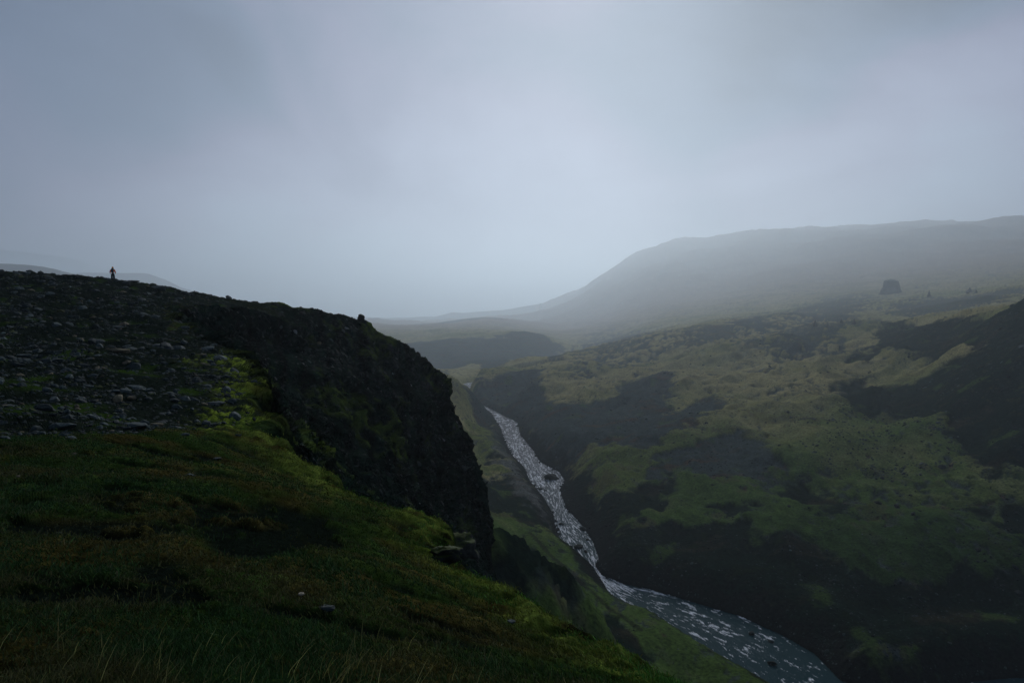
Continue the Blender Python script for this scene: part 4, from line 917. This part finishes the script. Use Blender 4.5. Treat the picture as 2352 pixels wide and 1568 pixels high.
# boulders on the far slope
bf = []
P0 = c7((1020, 1130), (1350, 1080), (1900, 1200), (2050, 1380), (1500, 1480), (1150, 1400)); P0 = np.array(P0)
while len(bf) < 150:
    U = rng.uniform(P0[:, 0].min(), P0[:, 0].max()); V = rng.uniform(P0[:, 1].min(), P0[:, 1].max())
    if polydist(np.array([U]), np.array([V]), P0)[0] < 0 and perlin(np.array([U / 60]), np.array([V / 30]), seed=3)[0] > rng.uniform(-.5, .4): bf.append((U, V, abs(rng.normal(3.2, 1.8)) + 1.6, None))
bf += [(c8(p)[0][0], c8(p)[0][1], w_, lab) for p, w_, lab in [((1605, 216), 18, 'flat topped dark boulder alone on the green slope right of the valley'), ((1697, 280), 15, 'rounded dark boulder alone below the flat topped one on the green slope'), ((1518, 30), 11, 'grey boulder at the lower left of the boulder field'),
       ((1578, 52), 10, 'pale grey boulder just below the boulder field'), ((1640, 16), 15, 'cluster like flat boulder on the lower rim of the boulder field'), ((1740, 20), 10, 'dark boulder at the lower right of the boulder field'), ((1680, 125), 8, 'small boulder on open green above the two lone boulders')]]
bf += [(c7(p)[0][0], c7(p)[0][1], w_, lab) for p, w_, lab in [((994, 1322), 9, 'dark rock on the smooth green slope left of the boulder field'), ((1895, 1437), 18, 'square black boulder at the right below the dark scree'), ((1782, 1308), 8, 'light grey boulder in the right half of the boulder field'), ((1135, 865), 8, 'lone rock on the upper pale green slope'), ((1245, 700 + 185), 6, 'tiny rock right of the lone rock on the upper green slope')]]
hx = np.array([hitA(u, v, None, 170, 2000, 700)[:2] for u, v, _, _ in bf]); hz_ = zAs(hx[:, 0], hx[:, 1])
M_slope = rock_mat('slope_boulder', (.022, .026, .026), (.05, .055, .055), (.09, .1, .1), .62, sc_=.8, bump=.3)
hm2 = [mesh_of('boulder', *stone_shape(60 + i, 3, 8, .7, .14), M_slope) for i in range(7)]
for i, (U, V, w_, lab) in enumerate(bf):
    wm = w_ * hx[i, 1] / F; o = put('boulder', hm2[i % 7], (hx[i, 0], hx[i, 1], hz_[i] + wm * .12), (wm, wm * .85, wm), (random.uniform(-.2, .2), random.uniform(-.2, .2), random.uniform(0, 6)))
    tag(o, lab or 'small dark boulder strewn with many others on the green slope across the river', 'boulder', 'lone boulders of the far slope' if lab else 'boulders strewn over the far slope')
# crags and spires on the lava ridges
def crag(U, Vb, w_, h_, lab, seed, spire=False, Y=None, name='rock_spire', cat='rock spire'):
    p = hitAz(U, Vb, 300, 20000); Yq = p[1]; wm = w_ * Yq / F; hm_ = h_ * Yq / F * 1.25
    v, f = ICO[4]; v = v.copy(); 
    if spire: v[:, :2] *= (1.05 - .75 * sst(-.6, 1, v[:, 2]))[:, None]
    else:
        ang = np.arctan2(v[:, 1], v[:, 0]); rr_ = np.hypot(v[:, 0], v[:, 1]); k_ = np.where(rr_ > .01, np.minimum(1 / np.maximum(rr_, .3), 1.9), 1) ; lim = sst(1.0, .8, np.abs(v[:, 2])) ; 
        sq = 1 / np.maximum(np.abs(np.cos(ang)), np.abs(np.sin(ang))); v[:, :2] *= (1 + (k_ - 1) * .85 * (np.abs(v[:, 2]) < .97) * lim * .9 + 0 * sq)[:, None]; v[:, :2] *= (1.25 - .5 * sst(-1, .6, v[:, 2]))[:, None]
    g_ = ridged(v[:, 0] * 2.2 + seed, v[:, 1] * 2.2, v[:, 2] * 1.1, o=4, seed=seed) ; lay_ = perlin(v[:, 0], v[:, 2] * 6, seed=seed + 2)
    v[:, :2] *= (1 + .17 * g_ + .08 * lay_)[:, None]; v[:, 2] *= (1 + .12 * g_)
    v = v * np.array([.5, .42, .5], f32)
    o = put(name, mesh_of(name, v.astype(f32), f, M_stack), (p[0], Yq, p[2] + hm_ * .2), (wm, wm, hm_), (0, 0, random.uniform(-.3, .3))); tag(o, lab, cat, 'crags on the lava ridges')
crag(2046, 674, 40, 34, 'tall square topped rock stack looming in the mist on the right hand ridge', 5, name='rock_stack', cat='rock stack')
for i, (a_, b_, w_, h_, lab) in enumerate([(560, 655, 38, 58, 'left one of the small dark spires on the ridge below the stack'), (667, 660, 26, 50, 'narrow spire second from left on the ridge below the stack'), (785, 622, 24, 32, 'little horn of rock topping a pale mossy hump below the stack'), (893, 640, 34, 52, 'hazy double spire right of the little horn on the mossy hump'),
     (1537, 400, 26, 60, 'thin pointed spire on the hazy ridge right of the stack'), (1885, 365, 50, 50, 'blunt crag far along the hazy ridge near the right frame edge'), (1940, 372, 22, 36, 'small knob just right of the blunt crag on the hazy ridge')]):
    (U, V), = cs((a_, b_)); crag(U, V, w_ * .2675, h_ * .2675, lab, 20 + i, True)
(U, V), = cr((1690, 268)); crag(U, V, 9, 14, 'faint stubby spire on the misty ridge above the end of the valley', 40, True)

# loose rock over the screes and slopes of the valley
NV_ = 16000
VX, VY, VZ = xf, yf, ZA.ravel(); vu, vv = proj(VX, VY, VZ); VN = gnormal(XA, YA, ZA).reshape(-1, 3)
wv = ((vu > -50) & (vu < 2420) & (vv < 1600) & (far < 1150) & (far > 170) & (dr > 1)).astype(float) * (.06 + .5 * ROCKG * sst(.0, .9, n1 + n2) + .8 * sst(4, 1, dr) + 1.1 * sst(.004, -.004, polydist(xf, yf, boulderf) / far) * sst(-.2, .8, n1 + .6 * n2)); wv /= wv.sum()
kv = rng.choice(len(VX), NV_, p=wv); fx, fy, fz_, NBd = VX, VY, VZ, VN
sz = np.clip(np.exp(rng.normal(math.log(1.25), .5, NV_)) * far[kv] / 683, .3, 5)
cv = np.exp(rng.normal(0, .55, NV_))[:, None] * np.array([.012, .019, .018]); pz = rng.random(NV_) < .12; cv[pz] = np.array([.06, .075, .075]) * rng.uniform(.5, 1.2, (pz.sum(), 1))
tag(scatter('rubble', kv, sz, rng.integers(0, 10, NV_), rng.uniform(0, 6.28, NV_), rng.uniform(.7, 1.4, NV_), s1, M_small, cv), 'loose rock fragments scattered over the slopes across the river', 'rubble', kind='stuff')
fx, fy, fz_ = XBd.ravel(), YBd.ravel(), ZBd.ravel(); NBd = gnormal(XBd, YBd, ZBd).reshape(-1, 3)

# ------------------------------------------------------------------ grass
Mg, nt, b = mat('grass_blades'); at = node(nt, 'ShaderNodeAttribute', attribute_name='albedo'); nt.links.new(at.outputs['Color'], b.inputs['Base Color']); b.inputs['Roughness'].default_value = .6; b.inputs['Specular IOR Level'].default_value = .2
def blades(name, P, H, Wd, lean, ang, curve, colr, m_):
    n = len(P); dx, dy = np.cos(ang), np.sin(ang); wx_, wy_ = -dy, dx
    face = rng.uniform(-.6, .6, n); wx_, wy_ = np.cos(face), np.sin(face)
    lv = [0, .4, .75, 1]; wd_ = [1, .8, .45, 0]; rows = []
    for l_, w_ in zip(lv, wd_):
        off = lean * l_ + curve * l_ * l_
        cx_ = P[:, 0] + dx * off * H; cy_ = P[:, 1] + dy * off * H; cz_ = P[:, 2] + H * (l_ - .25 * (lean + curve) * l_ * l_)
        if w_ > 0: rows += [np.stack([cx_ - wx_ * Wd * w_ / 2, cy_ - wy_ * Wd * w_ / 2, cz_], -1), np.stack([cx_ + wx_ * Wd * w_ / 2, cy_ + wy_ * Wd * w_ / 2, cz_], -1)]
        else: rows.append(np.stack([cx_, cy_, cz_], -1))
    V = np.stack(rows, 1).reshape(-1, 3); b_ = (np.arange(n) * 7)[:, None]
    tri = np.array([[0, 1, 3], [0, 3, 2], [2, 3, 5], [2, 5, 4], [4, 5, 6]]); f_ = (b_[:, :, None] + tri[None]).reshape(-1, 3)
    me = bpy.data.meshes.new(name); raw_mesh(me, V, f_); me.materials.append(m_)
    a = me.color_attributes.new('albedo', 'FLOAT_COLOR', 'POINT'); cc = np.repeat(colr, 7, axis=0); a.data.foreach_set('color', np.hstack([cc, np.ones((len(cc), 1))]).astype(f32).ravel())
    o = bpy.data.objects.new(name, me); C.objects.link(o); return o
NG = 150000
wg = (front * (PU > -60) * (PU < 1800) * (PV < 1620) * (rB < 26) * grassm * (1 - so * .93) * (1 - .6 * bm)).astype(float) 
wg *= np.clip(sst(-.8, .5, e1 + e2 * .5) + .25, 0, 1); wg /= wg.sum(); kg = rng.choice(len(fx), NG, p=wg)
jit = rng.normal(0, 1, (NG, 2)) * (rB[kg] * .004)[:, None]
Pg = np.stack([fx[kg] + jit[:, 0], fy[kg] + jit[:, 1], fz_[kg] - .004], -1)
Hg = np.clip(rng.lognormal(math.log(.022), .4, NG), .012, .09) * np.interp(rB[kg], [3, 6, 12, 25], [1.25, 1.1, 1.15, 1.5])
Wg = np.clip(.85 * rB[kg] / 683, .0022, .02)
tuft = fbm(Pg[:, 0] / .8, Pg[:, 1] / .8, o=3, seed=301); Hg *= np.exp(.45 * tuft)
tone = fbm(Pg[:, 0] / 1.5, Pg[:, 1] / 1.2, o=3, seed=303)
cg = mix(np.tile(col(.046, .098, .020), (NG, 1)), col(.115, .105, .028), sst(-.25, .45, tone + rng.normal(0, .25, NG)))
cg *= np.exp(rng.normal(0, .4, NG))[:, None]; dry = rng.random(NG) < .03; cg[dry] = np.array([.19, .15, .05]) * rng.uniform(.6, 1.2, (dry.sum(), 1))
lg = lipgreen[kg]; cg = mix(cg, cg * np.array([2.0, 2.4, 1.3]), lg * .8)
tag(blades('grass', Pg, Hg, Wg, rng.uniform(.1, .9, NG), rng.normal(2.6, 1.1, NG), rng.uniform(0, .6, NG), cg, Mg), 'short green and brown grass and moss covering the foreground', 'grass', kind='stuff')
NS_ = 230
cl = [(740, 1540, 90, 40), (830, 1500, 60, 60), (430, 1490, 120, 60), (880, 1420, 60, 60), (600, 1500, 250, 60), (250, 1500, 150, 60), (1050, 1540, 150, 40)]
kk = []
for i in range(NS_):
    q = cl[rng.choice(7, p=[.22, .14, .16, .08, .22, .1, .08])]; kk.append(ground(q[0] + rng.normal(0, q[2]), min(1600, q[1] + 50 + rng.normal(0, q[3])), 8))
kk = np.array(kk); Ps = np.stack([fx[kk] + rng.normal(0, .04, NS_), fy[kk] + rng.normal(0, .04, NS_), fz_[kk]], -1)
cst = np.array([.42, .36, .11]) * np.exp(rng.normal(0, .45, NS_))[:, None]
tag(blades('grass_stalks', Ps, rng.uniform(.07, .22, NS_), np.full(NS_, .0036), rng.uniform(.05, .5, NS_), rng.normal(.3, 1.0, NS_), rng.uniform(.1, .8, NS_), cst, Mg), 'thin dry yellow grass stalks rising from the foreground turf', 'grass', kind='stuff')

# ------------------------------------------------------------------ mushroom
def lathe(prof, n=20):
    a = np.linspace(0, 2 * math.pi, n, endpoint=False); V = np.array([[r_ * math.cos(t_), r_ * math.sin(t_), z_] for r_, z_ in prof for t_ in a], f32)
    f_ = [[i * n + j, i * n + (j + 1) % n, (i + 1) * n + (j + 1) % n, (i + 1) * n + j] for i in range(len(prof) - 1) for j in range(n)]; return V, np.array(f_, np.int32)
def plain(name, c_, rough=.8, bump=.004, scale=40):
    m, nt, b = mat(name); n1 = node(nt, 'ShaderNodeTexNoise', Scale=scale, Detail=4); tc = node(nt, 'ShaderNodeTexCoord'); nt.links.new(tc.outputs['Object'], n1.inputs['Vector'])
    mx = node(nt, 'ShaderNodeMix', data_type='RGBA'); mx.inputs['A'].default_value = (*[q * .75 for q in c_], 1); mx.inputs['B'].default_value = (*[q * 1.2 for q in c_], 1); nt.links.new(n1.outputs['Fac'], mx.inputs['Factor']); nt.links.new(mx.outputs['Result'], b.inputs['Base Color'])
    bp = node(nt, 'ShaderNodeBump'); bp.inputs['Distance'].default_value = bump; bp.inputs['Strength'].default_value = .5; nt.links.new(n1.outputs['Fac'], bp.inputs['Height']); nt.links.new(bp.outputs['Normal'], b.inputs['Normal']); b.inputs['Roughness'].default_value = rough; return m
M_cap = plain('mushroom_cap', (.26, .22, .15)); M_stem = plain('mushroom_stem', (.40, .36, .28)); M_gill = plain('mushroom_centre', (.10, .08, .05))
k = ground(692, 1369, 5); e0 = bpy.data.objects.new('mushroom', None); C.objects.link(e0); e0.location = (float(fx[k]), float(fy[k]), float(fz_[k]))
tag(e0, 'tiny pale mushroom cap with a darker centre in the dark grass', 'mushroom')
put('cap', mesh_of('cap', *lathe([(.001, .040), (.008, .041), (.013, .045), (.021, .044), (.026, .036), (.025, .030), (.012, .033), (.004, .034)]), M_cap), (0, 0, 0), parent=e0)
put('stem', mesh_of('stem', *lathe([(.005, 0), (.004, .02), (.005, .036)]), M_stem), (0, 0, 0), parent=e0)
put('cap_centre', mesh_of('cap_centre', *lathe([(.0005, .0435), (.006, .0425), (.009, .0412)]), M_gill), (0, 0, 0), parent=e0)

# ------------------------------------------------------------------ the walker
def skin(name, verts, edges, radii, m_, parent, sub=2):
    me = bpy.data.meshes.new(name); me.from_pydata(verts, edges, []); me.materials.append(m_)
    o = bpy.data.objects.new(name, me); C.objects.link(o); o.parent = parent
    md = o.modifiers.new('Skin', 'SKIN'); md.use_smooth_shade = True; md.branch_smoothing = .6
    sv_ = me.skin_vertices[0].data
    for i, r_ in enumerate(radii): sv_[i].radius = (r_, r_) if not isinstance(r_, tuple) else r_
    sv_[0].use_root = True
    s_ = o.modifiers.new('Subdivision', 'SUBSURF'); s_.levels = sub; s_.render_levels = sub
    return o
k = ground(259, 642, 4); q = front & (np.abs(PU - 259) < 3) & (rB > 70) & (rB < 125); kc = np.flatnonzero(q); k = kc[np.argmin(PV[kc])]
man = bpy.data.objects.new('person', None); C.objects.link(man); man.location = (float(fx[k]), float(fy[k]), float(fz_[k]) - .14); man.rotation_euler = (0, 0, .40); man.scale = (1.16, 1.1, 1.06)
tag(man, 'walker in orange jacket and yellow orange beanie with dark backpack, seen from behind', 'person')
M_skin = plain('skin', (.45, .27, .19)); M_jack = plain('orange_jacket', (.95, .16, .015), .6, .01, 18); M_tro = plain('dark_trousers', (.010, .025, .035), .8, .01, 18); M_pack = plain('teal_backpack', (.015, .050, .060), .7, .01, 12)
M_bean = plain('beanie_wool', (.90, .33, .02), .9, .01, 60); M_boot = plain('boot_leather', (.03, .022, .016), .6); M_strap = plain('strap_webbing', (.02, .022, .025)); M_hair = plain('hair', (.05, .03, .02)); M_grey = plain('pale_grey_cloth', (.35, .38, .40))
V_, E_, R_ = [], [], []
def jv(p, r_, par=None):
    V_.append(p); R_.append(r_); i = len(V_) - 1
    if par is not None: E_.append((par, i))
    return i
pel = jv((0, 0, .95), .12); sp1 = jv((0, 0, 1.12), .115, pel); sp2 = jv((0, .01, 1.32), .14, sp1); nk = jv((0, .02, 1.48), .055, sp2); hb = jv((0, .035, 1.56), .065, nk); hc = jv((0, .045, 1.64), .088, hb); ht = jv((0, .04, 1.73), .060, hc)
jv((0, .155, 1.615), .010, hc); jv((.098, .04, 1.62), .012, hc); jv((-.098, .04, 1.62), .012, hc)
step = {1: .16, -1: -.14}
for sx in (1, -1):
    sh = jv((sx * .18, 0, 1.41), .058, sp2); el = jv((sx * .255, -.03 + .04 * sx, 1.14), .042, sh); wr = jv((sx * .265, .04 + .06 * sx, .915), .027, el); pa = jv((sx * .268, .055 + .06 * sx, .85), .034, wr)
    for fi, (dx_, ln) in enumerate([(-.027, .068), (-.009, .080), (.009, .076), (.026, .060)]):
        k1 = jv((sx * .27, .055 + .06 * sx + dx_, .815), .0095, pa); k2 = jv((sx * .268, .06 + .06 * sx + dx_, .815 - ln * .5), .0088, k1); jv((sx * .258, .062 + .06 * sx + dx_, .815 - ln), .0075, k2)
    t1 = jv((sx * .262, .098 + .06 * sx, .85), .0105, pa); jv((sx * .255, .108 + .06 * sx, .81), .009, t1)
    hp = jv((sx * .095, 0, .90), .085, pel); kn_ = jv((sx * .105, .05 + step[sx] * .5, .50), .058, hp); an = jv((sx * .11, step[sx], .10), .038, kn_); jv((sx * .115, step[sx] + .15, .05), .032, an)
skin('body', V_, E_, R_, M_skin, man)
def arms(rs, re, rw):
    v = [(0, 0, 1.00), (0, 0, 1.12), (0, .01, 1.30), (0, .015, 1.43), (0, .02, 1.50)]; r_ = [.165, .165, .175, .13, .075]; e_ = [(0, 1), (1, 2), (2, 3), (3, 4)]
    for sx in (1, -1):
        n0 = len(v); v += [(sx * .18, 0, 1.41), (sx * .258, -.03 + .04 * sx, 1.14), (sx * .266, .035 + .06 * sx, .93)]; r_ += [rs, re, rw]; e_ += [(2, n0), (n0, n0 + 1), (n0 + 1, n0 + 2)]
    return v, e_, r_
v, e_, r_ = arms(.092, .080, .060); skin('jacket', v, e_, r_, M_jack, man)
v = [(0, 0, 1.0), (0, 0, .93)]; r_ = [.15, .15]; e_ = [(0, 1)]
for sx in (1, -1):
    n0 = len(v); v += [(sx * .095, 0, .84), (sx * .105, .05 + step[sx] * .5, .50), (sx * .11, step[sx], .13)]; r_ += [.125, .115, .11]; e_ += [(1, n0), (n0, n0 + 1), (n0 + 1, n0 + 2)]
skin('trousers', v, e_, r_, M_tro, man)
for sx in (1, -1): skin('boot', [(sx * .11, step[sx] - .02, .16), (sx * .11, step[sx] - .02, .06), (sx * .115, step[sx] + .15, .045)], [(0, 1), (1, 2)], [.055, .055, .045], M_boot, man)
V4, F4 = lathe([(.104, 1.600), (.112, 1.605), (.112, 1.645), (.104, 1.650), (.108, 1.69), (.095, 1.745), (.060, 1.785), (.001, 1.798)], 28); V4[:, 1] = V4[:, 1] * 1.1 + .045
bean = put('beanie', mesh_of('beanie', V4, F4, M_bean), (0, 0, 0), parent=man)
V4, F4 = lathe([(.090, 1.53), (.100, 1.57), (.106, 1.615)], 24); V4[:, 1] = V4[:, 1] * 1.0 + .028; put('hair', mesh_of('hair', V4, F4, M_hair), (0, 0, 0), parent=man)
def rbox(cx, cy, cz, sx, sy, sz, p=3.2):
    v, f = ICO[4]; n = (np.abs(v) ** p).sum(1) ** (1 / p); w_ = v / n[:, None]; return (w_ * np.array([sx, sy, sz]) + np.array([cx, cy, cz])).astype(f32), f
pk = put('backpack', mesh_of('backpack', *rbox(-.02, -.235, 1.24, .135, .11, .25), M_pack), (0, 0, 0), parent=man)
put('pack_lid', mesh_of('pack_lid', *rbox(-.02, -.225, 1.46, .125, .115, .055), M_pack), (0, 0, 0), parent=pk)
put('pack_pocket', mesh_of('pack_pocket', *rbox(-.02, -.335, 1.15, .11, .035, .12), M_pack), (0, 0, 0), parent=pk)
put('rolled_cover', mesh_of('rolled_cover', *rbox(.05, -.20, 1.535, .07, .06, .03), M_grey), (0, 0, 0), parent=pk)
for sx in (1, -1): skin('strap', [(sx * .1, -.14, 1.45), (sx * .105, -.02, 1.56), (sx * .1, .12, 1.46), (sx * .12, .17, 1.3), (sx * .15, .10, 1.12)], [(0, 1), (1, 2), (2, 3), (3, 4)], [.02] * 5, M_strap, pk, 1)
print('done', time.time() - T0)
